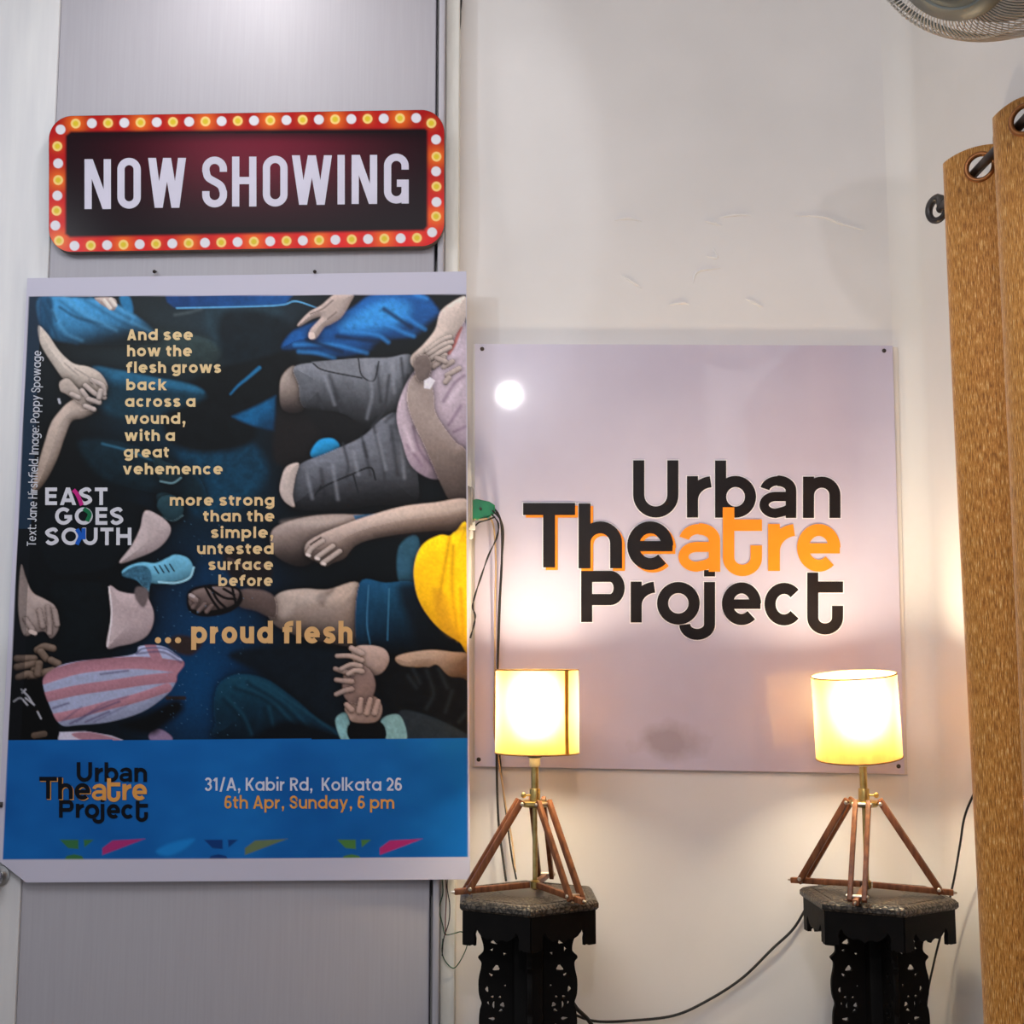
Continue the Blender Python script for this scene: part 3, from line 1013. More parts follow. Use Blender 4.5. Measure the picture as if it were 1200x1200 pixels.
# ------------------------------------------------------------------ poster
PD = DD - 0.006
def post_d(x, y):
    # the sheet hangs a little away from the door at its foot and at its right edge
    x = np.asarray(x, float); y = np.asarray(y, float)
    r = PD - 0.010 * np.clip((y - 700) / 330, 0, 1) ** 2 - 0.006 * np.clip((x - 480) / 70, 0, 1) ** 2 - 0.0012 * np.sin(x / 60 + y / 90) * np.clip((y - 340) / 60, 0, 1)
    return float(r) if r.ndim == 0 else r
pc = P(275, 676, PD)
poster = empty('paper_poster', (pc.x, PD, pc.z), 'big blue poster of seated people with white margins, pinned on the grey door', 'poster')
nu, nv = 470, 610
u = np.linspace(0, 1, nu); v = np.linspace(0, 1, nv)
V, U = np.meshgrid(v, u, indexing='ij')
def quad(U, V):
    tl, tr, br, bl = np.array((32, 326.)), np.array((546.5, 318.)), np.array((551, 1030.5)), np.array((-6, 1034.5))
    w = lambda a: a[..., None]
    q = (tl * w((1 - U) * (1 - V)) + tr * w(U * (1 - V)) + br * w(U * V) + bl * w((1 - U) * V))
    return q[..., 0], q[..., 1]
PX, PY = quad(U, V)
# torn lower left corner
ex, ey = 30.0, 24.0
nx_, ny_ = -ey / math.hypot(ex, ey), ex / math.hypot(ex, ey)
dd = (PX - 0) * nx_ + (PY - 1010) * ny_
over = np.maximum(dd, 0) * (PX < 60)
PX, PY = PX - over * nx_, PY - over * ny_

A = Print(PX, PY)
XL = 34.0 + (PY - 347) * (3 - 34.0) / (1006 - 347)        # left edge of the picture
XRt = 546.0 + (PY - 345) * 2.5 / 660
YT = 347.5 + (PX - 32) * (-2.5 / 514)
YB = 1007.5 + (PX) * (-3.0 / 548)
A.C[:] = np.array(sl((16, 26, 34)))
# broad colour zones
def blob(x, y, rx, ry, c, a=1.0):
    g = (np.exp(-(((PX - x) / rx) ** 2 + ((PY - y) / ry) ** 2)) * a)[..., None]
    A.C = A.C * (1 - g) + np.array(sl(c)) * g
blob(210, 400, 120, 60, (44, 60, 66), .9)
blob(300, 380, 90, 40, (40, 62, 78), .8)
blob(210, 490, 110, 45, (24, 62, 84), .7)
blob(250, 560, 80, 50, (14, 58, 84), .75)
blob(200, 610, 60, 60, (12, 52, 74), .6)
blob(250, 700, 60, 60, (8, 66, 112), .9)
blob(235, 800, 60, 80, (8, 70, 122), 1.0)
blob(330, 520, 40, 40, (18, 30, 40), .8)
blob(120, 640, 90, 80, (10, 12, 15), .8)
blob(70, 520, 60, 60, (14, 18, 22), .8)
A.shape([(192, 470), (236, 440), (290, 420), (340, 412), (352, 440), (334, 470), (300, 498), (250, 520), (206, 516)], (15, 24, 30), soft=6, tex=.3)
A.shape([(150, 392), (200, 388), (246, 398), (262, 412), (240, 430), (190, 426)], (50, 68, 70), soft=6, emb=.3, R=16, tex=.2)
A.shape([(250, 352), (300, 356), (330, 366), (300, 400), (262, 408), (240, 380)], (40, 66, 80), soft=8, tex=.25)
A.shape([(262, 366), (330, 372), (340, 400), (300, 420), (262, 420)], (20, 38, 50), soft=6, tex=.3)
A.shape([(210, 525), (262, 514), (300, 524), (312, 560), (270, 600), (226, 600), (214, 560)], (14, 66, 96), soft=8, tex=.35, ts=(6, 6))
A.shape([(196, 470), (260, 474), (300, 500), (285, 524), (230, 530), (196, 512)], (18, 26, 32), soft=6, tex=.3)
A.shape([(92, 520), (130, 516), (180, 530), (230, 556), (240, 590), (190, 580), (120, 560)], (18, 46, 60), soft=7, emb=.3, R=20, tex=.3)
A.stroke([(120, 520), (150, 528), (180, 540)], 1.4, (44, 96, 124), 2)
A.shape([(180, 536), (196, 542), (212, 548), (212, 562), (196, 568), (184, 556)], (30, 56, 66), soft=2, emb=.4, R=8, tex=.2)
A.stroke([(188, 564), (202, 566), (212, 560)], 1.1, (96, 128, 138), 1)
A.shape([(184, 580), (196, 578), (208, 586), (214, 600), (208, 610), (194, 606), (186, 594)], (34, 62, 74), soft=2, emb=.4, R=8, tex=.2)
A.stroke([(190, 606), (203, 610), (214, 604)], 1.1, (96, 130, 140), 1)
for k in range(4):
    A.stroke([(188 + k * 5, 590 + k * 2), (194 + k * 5, 585 + k * 2)], .8, (70, 100, 112), .8)
SK1, SK2, SK3 = (206, 190, 180), (170, 146, 138), (150, 128, 122)
# top left denim knee
A.shape([(46, 350), (90, 349), (128, 354), (152, 366), (178, 384), (188, 398), (150, 404), (100, 404), (62, 398), (48, 382)], (52, 122, 170), soft=3, emb=.5, R=26, grad=((110, 372), (120, 408), (22, 44, 56)), tex=.18, ts=(5, 14))
A.shape([(46, 350), (62, 352), (58, 400), (47, 384)], (30, 84, 124), soft=3, tex=.2, ts=(3, 10))
A.shape([(108, 430), (140, 434), (180, 442), (222, 450), (240, 460), (226, 468), (170, 460), (122, 452)], (32, 92, 126), soft=3, emb=.35, R=14, tex=.2)
A.shape([(122, 452), (180, 456), (235, 462), (232, 470), (160, 490), (120, 480)], (22, 62, 82), soft=6, tex=.25)
for a in ([(50, 356), (60, 380), (68, 398)], [(56, 352), (66, 376)], [(70, 360), (90, 372), (120, 380)]):
    A.stroke(a, 1.6, (22, 70, 104), 2.4, alpha=.7)
A.stroke([(270, 462), (279, 452), (290, 443), (304, 431)], 1.0, (30, 108, 158), 1.8, tip=2.2)
A.shape([(272, 488), (300, 476), (323, 464), (322, 505), (300, 500), (284, 494)], (16, 92, 144), soft=3, smooth=False, tex=.3, grad=((300, 480), (322, 505), (12, 60, 98)))
A.stroke([(205, 369), (222, 366), (236, 362)], 1.4, (84, 96, 100), 3, alpha=.7)
A.shape([(193, 345), (346, 343), (334, 357), (262, 360), (205, 361), (196, 354)], (14, 66, 132), soft=2, smooth=False, grad=((196, 350), (340, 350), (18, 84, 156)), tex=.25)
A.stroke([(207, 361), (300, 359), (332, 357), (347, 353), (372, 361)], .8, (90, 160, 210), 1)
A.shape([(140, 348), (152, 348), (156, 366), (146, 364)], (34, 112, 162), soft=2)
for a in ([(70, 352), (96, 372), (130, 390)], [(100, 352), (140, 376), (176, 394)], [(56, 366), (70, 392), (90, 402)], [(120, 356), (152, 374)]):
    A.stroke(a, 2.2, (26, 74, 108), 4, alpha=.5)
    A.stroke([(x + 6, y - 3) for x, y in a], 1.6, (86, 154, 198), 4, alpha=.35)
# hand at the top left knee
A.shape([(112, 349), (132, 349), (137, 356), (133, 364), (124, 360), (115, 354)], SK2, soft=1, emb=.5, R=6)
A.stroke([(122, 352), (129, 361)], 2.2, SK1, 1, emb=.3); A.stroke([(130, 351), (135, 358)], 2.2, SK1, 1, emb=.3)
# right top denim
A.shape([(330, 408), (344, 388), (372, 376), (410, 362), (440, 344), (492, 344), (512, 360), (520, 380), (500, 396), (462, 398), (430, 412), (395, 418), (352, 410)], (20, 84, 156), soft=3, emb=.4, R=24, tex=.3, ts=(16, 6))
A.shape([(420, 366), (452, 352), (480, 358), (470, 378), (430, 386), (400, 384)], (48, 134, 208), soft=9, tex=.3, ts=(5, 4))
A.shape([(445, 398), (480, 396), (510, 372), (530, 372), (500, 408), (440, 412)], (14, 26, 36), soft=6)
for a in ([(345, 404), (390, 404), (430, 414)], [(400, 388), (440, 392), (455, 401)], [(440, 372), (470, 388), (485, 394)], [(460, 352), (478, 372), (498, 386)], [(350, 412), (372, 414), (392, 420)], [(486, 345), (500, 350)]):
    A.stroke(a, 2.2, (44, 126, 200), 3.0, alpha=.7)
for a in ([(395, 394), (440, 400)], [(450, 362), (482, 384)], [(360, 398), (400, 412)]):
    A.stroke(a, 2.4, (12, 46, 88), 3, alpha=.8)
# hand over the denim
A.shape([(394, 344), (414, 344), (410, 356), (400, 372), (388, 380), (380, 384), (370, 397), (362, 396), (364, 386), (376, 372), (366, 374), (352, 382), (349, 380), (362, 366), (376, 358)], SK2, soft=1.1, emb=.55, R=10)
A.stroke([(390, 352), (378, 362), (364, 368)], 1, (122, 104, 98), 1.2); A.stroke([(394, 366), (384, 374)], 1, (122, 104, 98), 1.2)
A.shape([(362, 390), (368, 390), (369, 396), (363, 397)], (214, 186, 176), soft=.8)
# grey shorts man: thighs, knees
A.shape([(330, 462), (336, 438), (346, 430), (380, 470), (420, 500), (400, 530), (352, 548), (322, 540), (322, 500)], (40, 36, 38), soft=4)
A.shape([(328, 450), (334, 436), (345, 429), (350, 444), (357, 476), (346, 484), (330, 478)], (150, 132, 124), soft=1.6, emb=.4, R=14, grad=((338, 440), (336, 486), (62, 52, 52)))
A.shape([(345, 430), (378, 424), (420, 420), (455, 419), (482, 416), (496, 440), (478, 476), (452, 500), (428, 502), (400, 484), (357, 478), (350, 452)], (104, 107, 117), soft=1.3, emb=.45, R=30, tex=.16, ts=(4, 10), grad=((400, 430), (395, 500), (48, 50, 56)))
A.shape([(360, 478), (400, 486), (430, 500), (420, 516), (395, 528), (370, 500)], (32, 32, 36), soft=5)
A.shape([(365, 424), (420, 420), (424, 440), (378, 432)], (114, 117, 127), soft=1, smooth=False, tex=.1)
A.stroke([(367, 426), (380, 434), (424, 443)], .9, (48, 50, 56), .9); A.stroke([(420, 420), (424, 440), (438, 446), (444, 424)], .9, (58, 60, 66), .9)
A.shape([(364, 530), (374, 516), (390, 514), (398, 524), (386, 536), (368, 537)], (30, 132, 190), soft=1.5, emb=.3, R=8)
A.shape([(346, 560), (352, 544), (385, 530), (424, 512), (446, 492), (466, 484), (480, 510), (490, 560), (486, 590), (440, 592), (398, 598), (344, 596), (341, 578)], (92, 95, 106), soft=1.3, emb=.5, R=34, tex=.16, ts=(10, 4), grad=((420, 530), (430, 598), (40, 41, 47)))
for a in ([(402, 520), (408, 545), (406, 560)], [(424, 512), (430, 535)], [(438, 500), (448, 540), (452, 570)], [(456, 440), (450, 480), (436, 500)], [(372, 462), (378, 478)], [(392, 462), (400, 482)], [(470, 420), (474, 455)]):
    A.stroke(a, 1.6, (60, 62, 70), 2.6, alpha=.75)
A.stroke([(372, 576), (384, 568), (412, 556), (434, 548), (440, 562)], 1.1, (40, 42, 48), .9)
A.stroke([(368, 582), (376, 570)], 1.1, (44, 46, 52), .9); A.stroke([(414, 556), (420, 578)], 1, (44, 46, 52), .9)
A.shape([(330, 560), (336, 547), (350, 543), (346, 560), (343, 580), (345, 594), (334, 588), (328, 576)], (178, 158, 152), soft=1.2, emb=.4, R=10)
for a in ([(380, 440), (388, 462), (392, 474)], [(430, 428), (436, 460), (430, 490)], [(460, 426), (462, 460)], [(414, 530), (420, 556)], [(442, 510), (452, 550)], [(468, 500), (474, 560)], [(360, 556), (366, 584)], [(390, 545), (396, 585)]):
    A.stroke(a, 1.8, (132, 136, 148), 3.2, alpha=.45)
for a in ([(386, 440), (396, 466)], [(442, 430), (446, 470)], [(426, 520), (434, 556)], [(458, 500), (466, 556)], [(376, 550), (382, 590)], [(478, 440), (470, 474), (452, 494)]):
    A.stroke(a, 2.0, (44, 45, 52), 3.4, alpha=.55)
# pink shirt and arms
A.shape([(478, 446), (500, 420), (530, 398), (546, 380), (548, 528), (535, 545), (520, 560), (502, 560), (482, 546), (472, 520), (465, 484)], (182, 164, 178), soft=1.4, emb=.35, R=26, tex=.14, ts=(6, 9), grad=((500, 450), (530, 560), (140, 122, 138)))
for a in ([(520, 470), (532, 450), (544, 440)], [(526, 498), (540, 476)], [(484, 500), (492, 528), (512, 552)], [(478, 522), (494, 545)], [(532, 506), (546, 500)]):
    A.stroke(a, 1.8, (124, 104, 124), 2.8, alpha=.8)
for a in ([(490, 470), (500, 500), (516, 540)], [(510, 440), (524, 426), (540, 410)], [(526, 470), (540, 452)], [(474, 500), (484, 528)]):
    A.stroke(a, 2.2, (208, 192, 206), 3.5, alpha=.5)
A.stroke([(540, 384), (532, 404), (526, 414)], 2.2, (196, 112, 108), 1.5)
A.shape([(546, 348), (530, 354), (516, 366), (510, 386), (496, 404), (482, 418), (484, 430), (498, 436), (516, 422), (534, 392), (546, 372)], (196, 172, 160), soft=1.3, emb=.5, R=14)
A.shape([(480, 446), (490, 438), (502, 444), (508, 460), (510, 482), (520, 500), (534, 518), (547, 532), (548, 588), (530, 590), (516, 566), (498, 524), (484, 494), (477, 470)], (150, 130, 124), soft=1.4, emb=.5, R=16, grad=((500, 470), (530, 590), (84, 72, 70)))
for a, w in (([(500, 412), (516, 400), (527, 395)], 3.0), ([(499, 418), (518, 405), (529, 401)], 3.0), ([(500, 424), (516, 413), (527, 407)], 3.0), ([(503, 430), (515, 421), (522, 416)], 2.6)):
    A.stroke(a, w, (186, 164, 154), .9, emb=.5, edge=.3)
for a in ([(508, 430), (516, 424), (520, 420)], [(520, 430), (530, 424)], [(524, 440), (538, 432)], [(522, 448), (526, 443)], [(512, 420), (522, 424)]):
    A.stroke(a, 3.1, (170, 148, 140), .9, emb=.5, edge=.35)
A.shape([(486, 420), (500, 416), (506, 430), (500, 446), (488, 444)], (112, 96, 92), soft=1.5, emb=.3, R=8)
A.shape([(497, 446), (504, 442), (510, 446), (504, 456), (497, 455)], (208, 202, 212), soft=.9, smooth=False)
# arm, thighs and yellow shirt in the middle
A.shape([(322, 650), (318, 624), (336, 612), (372, 604), (412, 603), (430, 606), (415, 625), (380, 650), (352, 664)], (140, 120, 114), soft=1.6, emb=.5, R=20, grad=((360, 606), (370, 660), (62, 52, 50)))
A.shape([(414, 604), (440, 602), (438, 610), (418, 612)], (62, 112, 156), soft=1, smooth=False)
A.shape([(357, 648), (360, 636), (376, 626), (400, 616), (428, 606), (470, 594), (510, 589), (548, 586), (549, 620), (510, 622), (470, 626), (436, 632), (416, 640), (404, 654), (390, 660), (382, 664), (374, 660), (362, 654)], (166, 142, 134), soft=1.3, emb=.6, R=18, grad=((440, 600), (450, 640), (104, 86, 80)))
for a in ([(378, 634), (366, 642), (361, 649)], [(390, 640), (376, 650), (371, 654)], [(398, 646), (384, 656), (378, 660)]):
    A.stroke(a, 3.0, (172, 150, 142), .9, emb=.4, edge=.35)
for x, y in ((361, 650), (372, 654), (379, 660)):
    A.stroke([(x - 1, y), (x + 1.5, y + 1)], 1.7, (206, 188, 184), .8)
A.stroke([(364, 638), (376, 630)], 1, (70, 54, 50), 1)
A.shape([(468, 640), (490, 630), (494, 690), (478, 694), (466, 676)], (44, 88, 118), soft=2, tex=.2)
A.shape([(318, 706), (330, 694), (356, 690), (384, 691), (420, 683), (424, 720), (420, 756), (380, 752), (340, 742), (316, 726)], (164, 142, 130), soft=1.5, emb=.45, R=26, grad=((370, 690), (370, 756), (92, 78, 74)))
A.shape([(370, 700), (384, 692), (392, 690), (384, 702), (378, 710)], (60, 48, 46), soft=4, alpha=.7)
A.shape([(320, 704), (332, 700), (344, 712), (334, 724), (320, 718)], (184, 160, 148), soft=5, alpha=.6)
A.shape([(421, 684), (452, 683), (488, 684), (510, 720), (530, 748), (500, 766), (440, 764), (418, 756)], (22, 72, 112), soft=1.3, emb=.4, R=26, tex=.14, ts=(4, 12), grad=((440, 690), (470, 765), (12, 34, 52)))
A.stroke([(432, 686), (430, 730), (434, 756)], .9, (50, 106, 146), 1); A.stroke([(456, 690), (454, 750)], .9, (48, 104, 142), 1)
A.shape([(466, 690), (490, 688), (520, 740), (546, 760), (500, 768), (480, 730)], (14, 20, 30), soft=8, alpha=.8)
A.shape([(485, 676), (488, 652), (498, 636), (516, 627), (527, 628), (534, 623), (549, 621), (550, 758), (538, 752), (512, 734), (492, 706)], (226, 178, 14), soft=1.2, emb=.4, R=20, tex=.12, ts=(12, 10), grad=((520, 640), (500, 740), (186, 140, 12)))
for a in ([(531, 640), (530, 690), (537, 750)], [(527, 630), (520, 670), (512, 715)], [(540, 690), (543, 745)]):
    A.stroke(a, 2.0, (160, 116, 8), 3.4, alpha=.8)
A.shape([(506, 690), (522, 700), (534, 745), (516, 732)], (160, 116, 20), soft=6, alpha=.7)
for p in ([(330, 612), (372, 607), (408, 607), (372, 616)], [(336, 696), (384, 696), (414, 694), (380, 706)], [(420, 614), (470, 598), (540, 592), (540, 598), (470, 606)]):
    A.shape(p, (206, 184, 174), soft=6, alpha=.35)
for p in ([(360, 735), (400, 748), (418, 750), (390, 756), (350, 746)], [(440, 628), (500, 620), (546, 616), (546, 622), (500, 626)]):
    A.shape(p, (50, 40, 38), soft=6, alpha=.5)
# sandalled foot
A.shape([(276, 694), (300, 690), (322, 700), (322, 724), (300, 716), (280, 710)], (98, 80, 76), soft=2, emb=.4, R=12)
A.shape([(219, 706), (222, 692), (238, 686), (262, 685), (280, 690), (284, 704), (272, 716), (252, 722), (234, 722), (222, 716)], (28, 20, 20), soft=1.2)
A.shape([(221, 702), (226, 693), (244, 688), (266, 688), (280, 694), (274, 708), (256, 714), (236, 716), (224, 712)], (110, 90, 86), soft=1.2, emb=.5, R=10)
for a in ([(226, 712), (232, 704)], [(233, 716), (240, 708)], [(242, 717), (248, 710)]):
    A.stroke(a, 2.6, (116, 94, 90), .8, emb=.4, edge=.4)
A.stroke([(224, 699), (229, 703)], 3.4, (128, 106, 102), .9, emb=.4); A.stroke([(223, 697), (227, 699)], 1.6, (176, 156, 156), .8)
for a in ([(240, 687), (248, 702), (258, 716)], [(246, 686), (254, 702), (264, 712)], [(272, 688), (276, 706)], [(244, 688), (262, 700), (276, 702)], [(262, 690), (274, 697)]):
    A.stroke(a, 1.5, (24, 16, 18), .8)
A.shape([(262, 645), (285, 640), (315, 650), (318, 680), (300, 690), (270, 676)], (40, 34, 38), soft=4)
A.stroke([(268, 655), (290, 664), (312, 662)], 2, (74, 58, 62), 1.4)
# lower centre: dark denim and seated figure in black jacket
A.shape([(268, 768), (320, 758), (380, 762), (430, 768), (450, 800), (440, 866), (380, 866), (320, 800)], (20, 34, 48), soft=5, tex=.15)
A.shape([(251, 820), (258, 800), (280, 790), (312, 796), (344, 818), (372, 842), (402, 867), (262, 867), (252, 846)], (16, 62, 86), soft=2.5, emb=.5, R=34, tex=.2, ts=(8, 16), grad=((300, 800), (300, 866), (14, 44, 66)))
A.stroke([(268, 798), (300, 796), (350, 828), (398, 862)], 1.2, (28, 78, 102), 3, alpha=.7)
for a in ([(275, 806), (310, 820), (340, 850)], [(290, 800), (330, 826), (362, 860)], [(262, 820), (280, 840), (290, 862)], [(310, 830), (318, 862)]):
    A.stroke(a, 2.2, (10, 40, 58), 4, alpha=.6)
    A.stroke([(x + 5, y - 2) for x, y in a], 1.6, (30, 86, 112), 4, alpha=.45)
A.shape([(300, 870), (330, 846), (372, 852), (396, 870)], (10, 22, 34), soft=6)
A.shape([(464, 770), (500, 762), (530, 764), (549, 768), (549, 796), (525, 798), (500, 782), (476, 786)], (158, 132, 110), soft=1.3, emb=.5, R=14, grad=((500, 765), (540, 796), (100, 76, 54)))
A.shape([(456, 772), (472, 780), (500, 782), (512, 779), (526, 792), (549, 802), (549, 868), (470, 868), (462, 840), (440, 806), (446, 788)], (20, 23, 28), soft=1.4, tex=.4, ts=(12, 7))
for a in ([(478, 792), (488, 806)], [(500, 786), (508, 812), (500, 830)], [(514, 784), (524, 806)], [(530, 810), (522, 834)], [(538, 846), (546, 836)], [(484, 784), (492, 800)]):
    A.stroke(a, 2.2, (44, 54, 62), 4, alpha=.7)
A.shape([(468, 834), (500, 838), (540, 856), (548, 868), (472, 868)], (44, 56, 68), soft=2, tex=.2)
A.shape([(393, 845), (400, 836), (408, 838), (410, 867), (400, 867)], (120, 164, 170), soft=1.2, tex=.3, ts=(4, 6))
A.shape([(446, 846), (456, 838), (470, 840), (476, 867), (448, 867)], (116, 158, 164), soft=1.2, tex=.3, ts=(4, 6))
A.shape([(410, 848), (446, 846), (450, 868), (412, 868)], (16, 18, 22), soft=1.2)
A.shape([(412, 766), (420, 757), (440, 757), (452, 762), (456, 774), (448, 788), (434, 792), (420, 786)], (176, 146, 134), soft=1.1, emb=.5, R=12)
A.shape([(404, 830), (412, 818), (426, 814), (442, 818), (448, 832), (440, 846), (414, 846), (408, 838)], (162, 132, 120), soft=1.1, emb=.45, R=12)
A.shape([(412, 790), (428, 786), (436, 800), (434, 812), (418, 818), (408, 806)], (124, 98, 92), soft=1.2, emb=.4, R=10)
A.shape([(404, 788), (418, 778), (434, 786), (440, 804), (432, 822), (412, 824), (402, 812)], (134, 108, 102), soft=1.4, emb=.3, R=14)
for a in ([(412, 790), (402, 787), (393, 784)], [(412, 799), (402, 798), (394, 797)], [(412, 808), (403, 810), (394, 814)]):
    A.stroke(a, 3.4, (160, 132, 122), .9, emb=.5, edge=.35, tip=2.8)
for a in ([(424, 774), (410, 769), (395, 769)], [(422, 781), (412, 779), (400, 784)], [(424, 787), (416, 786), (408, 790)]):
    A.stroke(a, 3.3, (176, 148, 136), .9, emb=.5, edge=.35, tip=2.6)
A.stroke([(424, 766), (416, 762), (412, 760)], 3.4, (178, 150, 138), .9, emb=.5, edge=.3)
for a in ([(412, 832), (406, 826)], [(421, 834), (423, 820)], [(430, 836), (434, 820)], [(439, 836), (443, 822)]):
    A.stroke(a, 3.6, (168, 138, 126), .9, emb=.5, edge=.35, tip=3.0)
# left: clasped hands
A.shape([(45, 382), (56, 392), (70, 412), (86, 426), (104, 430), (118, 438), (126, 452), (123, 462), (114, 462), (104, 458), (92, 456), (76, 446), (64, 430), (48, 404)], (196, 178, 164), soft=1.2, emb=.6, R=14, edge=.2, grad=((60, 400), (120, 455), (176, 156, 142)), tex=.08)
A.shape([(38, 578), (44, 548), (52, 520), (60, 496), (70, 482), (80, 472), (90, 468), (104, 476), (112, 482), (98, 490), (84, 494), (76, 512), (66, 540), (52, 566)], (178, 154, 140), soft=1.3, emb=.6, R=13, edge=.2, tex=.08, grad=((80, 480), (44, 580), (140, 116, 100)))
A.shape([(70, 448), (80, 444), (92, 456), (106, 466), (108, 474), (96, 474), (78, 462), (71, 458)], (168, 148, 136), soft=1.1, emb=.4, R=8)
for a in ([(100, 452), (112, 462), (122, 466)], [(96, 458), (106, 470), (116, 470)], [(108, 446), (120, 452), (122, 462)], [(104, 468), (116, 472)], [(110, 480), (100, 476)], [(92, 466), (84, 462)], [(118, 458), (116, 466)]):
    A.stroke(a, 3.0, (178, 158, 150), .9, emb=.55, edge=.4)
for a in ([(88, 432), (104, 442), (112, 452)], [(76, 426), (92, 440)]):
    A.stroke(a, .9, (158, 140, 130), 1.2)
A.stroke([(69, 468), (70, 472)], 1.4, (170, 170, 180), .8)
# left: dark shorts, knees, blue shoe
A.shape([(140, 588), (165, 592), (176, 600), (168, 618), (150, 650), (120, 668), (60, 668), (50, 600)], (16, 26, 34), soft=3)
A.shape([(188, 600), (184, 592), (190, 582), (206, 582), (215, 596), (210, 606), (198, 610)], (40, 72, 84), soft=1.6, emb=.3, R=8)
A.shape([(170, 599), (186, 604), (199, 616), (198, 628), (186, 642), (166, 652), (140, 660), (154, 640), (164, 620)], (170, 150, 152), soft=1.2, emb=.4, R=16)
A.shape([(143, 672), (150, 664), (166, 659), (182, 660), (196, 654), (206, 650), (220, 654), (226, 664), (224, 674), (212, 680), (196, 683), (184, 684), (176, 684), (174, 694), (168, 688), (158, 678)], (92, 152, 180), soft=1.2, emb=.5, R=12, tex=.1)
A.shape([(143, 674), (156, 664), (172, 664), (178, 676), (172, 690), (160, 680)], (54, 98, 124), soft=1.5, tex=.5, ts=(3, 3))
A.stroke([(186, 682), (206, 683), (222, 677), (227, 665)], 1.2, (140, 186, 204), 1)
for k in range(4):
    A.stroke([(181 + k * 6, 664 - k * .9), (186 + k * 6, 672 - k)], .9, (30, 60, 80), .8)
A.shape([(62, 684), (100, 682), (128, 687), (131, 720), (126, 758), (60, 764), (66, 720)], (15, 26, 33), soft=2, tex=.25)
A.shape([(128, 688), (140, 693), (156, 696), (169, 694), (175, 704), (180, 718), (179, 732), (172, 745), (158, 753), (140, 757), (125, 758), (130, 724)], (166, 142, 146), soft=1.2, emb=.42, R=22, tex=.06)
A.shape([(160, 688), (172, 690), (174, 700), (168, 712), (158, 700)], (104, 90, 92), soft=2)
A.stroke([(128, 688), (131, 720), (126, 757)], 1, (200, 190, 194), .9)
A.shape([(25, 662), (30, 676), (38, 694), (52, 702), (64, 710), (69, 724), (68, 738), (60, 748), (52, 740), (40, 742), (28, 744), (22, 720), (22, 690)], (152, 130, 124), soft=1.3, emb=.5, R=16)
for a in ([(56, 712), (58, 728), (58, 742)], [(46, 716), (50, 734)], [(30, 726), (38, 738)], [(64, 716), (67, 732)]):
    A.stroke(a, 3.2, (146, 124, 118), 1, emb=.35, edge=.4)
A.stroke([(36, 740), (41, 742)], 2.4, (186, 160, 150), .8)
# dark hands and striped trousers
for a in ([(20, 772), (40, 772)], [(20, 782), (42, 778)], [(44, 762), (52, 758), (62, 760)], [(54, 772), (48, 764)], [(60, 774), (68, 778)], [(40, 786), (36, 796)], [(44, 790), (62, 786)], [(22, 794), (34, 790), (40, 796)], [(46, 778), (44, 790)]):
    A.stroke(a, 4.4, (122, 98, 82), 1, emb=.5, edge=.4)
A.shape([(14, 806), (30, 796), (50, 798), (58, 830), (70, 868), (10, 868)], (12, 13, 16), soft=2)
keep0 = A.C.copy()
tr = [(50, 798), (66, 782), (90, 775), (128, 771), (158, 766), (164, 757), (190, 757), (208, 768), (216, 778), (208, 790), (206, 800), (196, 814), (168, 834), (130, 846), (92, 850), (72, 850), (60, 832)]
A.shape(tr, (150, 156, 186), soft=1.2, emb=.4, R=20)
keep = A.C.copy()
PK = (172, 106, 126)
A.stroke([(50, 795), (90, 783), (130, 778), (170, 777), (216, 782)], 7.2, PK, 1.2, emb=-.15)
A.stroke([(50, 818), (90, 809), (130, 803), (170, 797), (212, 793)], 6.0, PK, 1.2, emb=.1)
A.stroke([(56, 843), (90, 836), (125, 827), (160, 818), (196, 806)], 5.2, PK, 1.2, emb=.2)
A.stroke([(174, 752), (180, 764), (184, 772)], 6, PK, 1.2)
for a in ([(82, 848), (110, 834), (140, 822)], [(100, 846), (128, 834)], [(62, 830), (80, 824)], [(160, 766), (190, 764), (212, 776)], [(118, 790), (150, 786)]):
    A.stroke(a, 1.2, (92, 84, 116), 1.8, alpha=.8)
cv = A.cover(tr)[..., None]
A.C = A.C * cv + keep0 * (1 - cv)
A.stroke([(160, 766), (168, 760), (192, 760), (210, 770)], .9, (90, 96, 130), 1.2)
for a in ([(90, 846), (120, 826), (150, 816)], [(110, 846), (150, 826)], [(72, 846), (96, 828)]):
    A.stroke(a, 1.0, (90, 84, 118), 2, alpha=.6)
A.shape([(68, 866), (70, 858), (100, 857), (130, 862), (146, 868), (70, 868)], (184, 180, 200), soft=1, smooth=False)
A.shape([(84, 860), (104, 858), (128, 863), (140, 868), (100, 868)], (162, 104, 124), soft=1.2)
A.shape([(175, 860), (186, 854), (200, 862), (200, 868), (178, 868)], (130, 110, 140), soft=1.4)
for a in ([(25, 808), (33, 816), (38, 824)], [(16, 822), (24, 818), (32, 826)], [(30, 818), (40, 826)], [(44, 834), (48, 842)], [(26, 812), (30, 808)]):
    A.stroke(a, 1.1, (150, 150, 160), .8)
A.stroke([(40, 862), (52, 860)], 3.6, (96, 78, 66), 1, emb=.3)
A.shape([(196, 752), (212, 744), (236, 752), (232, 762), (222, 768), (206, 764)], (60, 46, 46), soft=3)
A.stroke([(196, 818), (216, 818)], 2.2, (58, 46, 46), 1.4)
A.shape([(140, 850), (170, 838), (205, 820), (214, 832), (190, 852), (176, 860)], (14, 18, 24), soft=6)
# dust on the floor
for k in range(150):
    x, y = rng.uniform(180, 300), rng.uniform(560, 862)
    if (x - 235) ** 2 / 3600 + (y - 740) ** 2 / 20000 < 1.1:
        A.stroke([(x, y), (x + .4, y)], rng.uniform(.3, .6), (90, 136, 170), .7, alpha=.45)
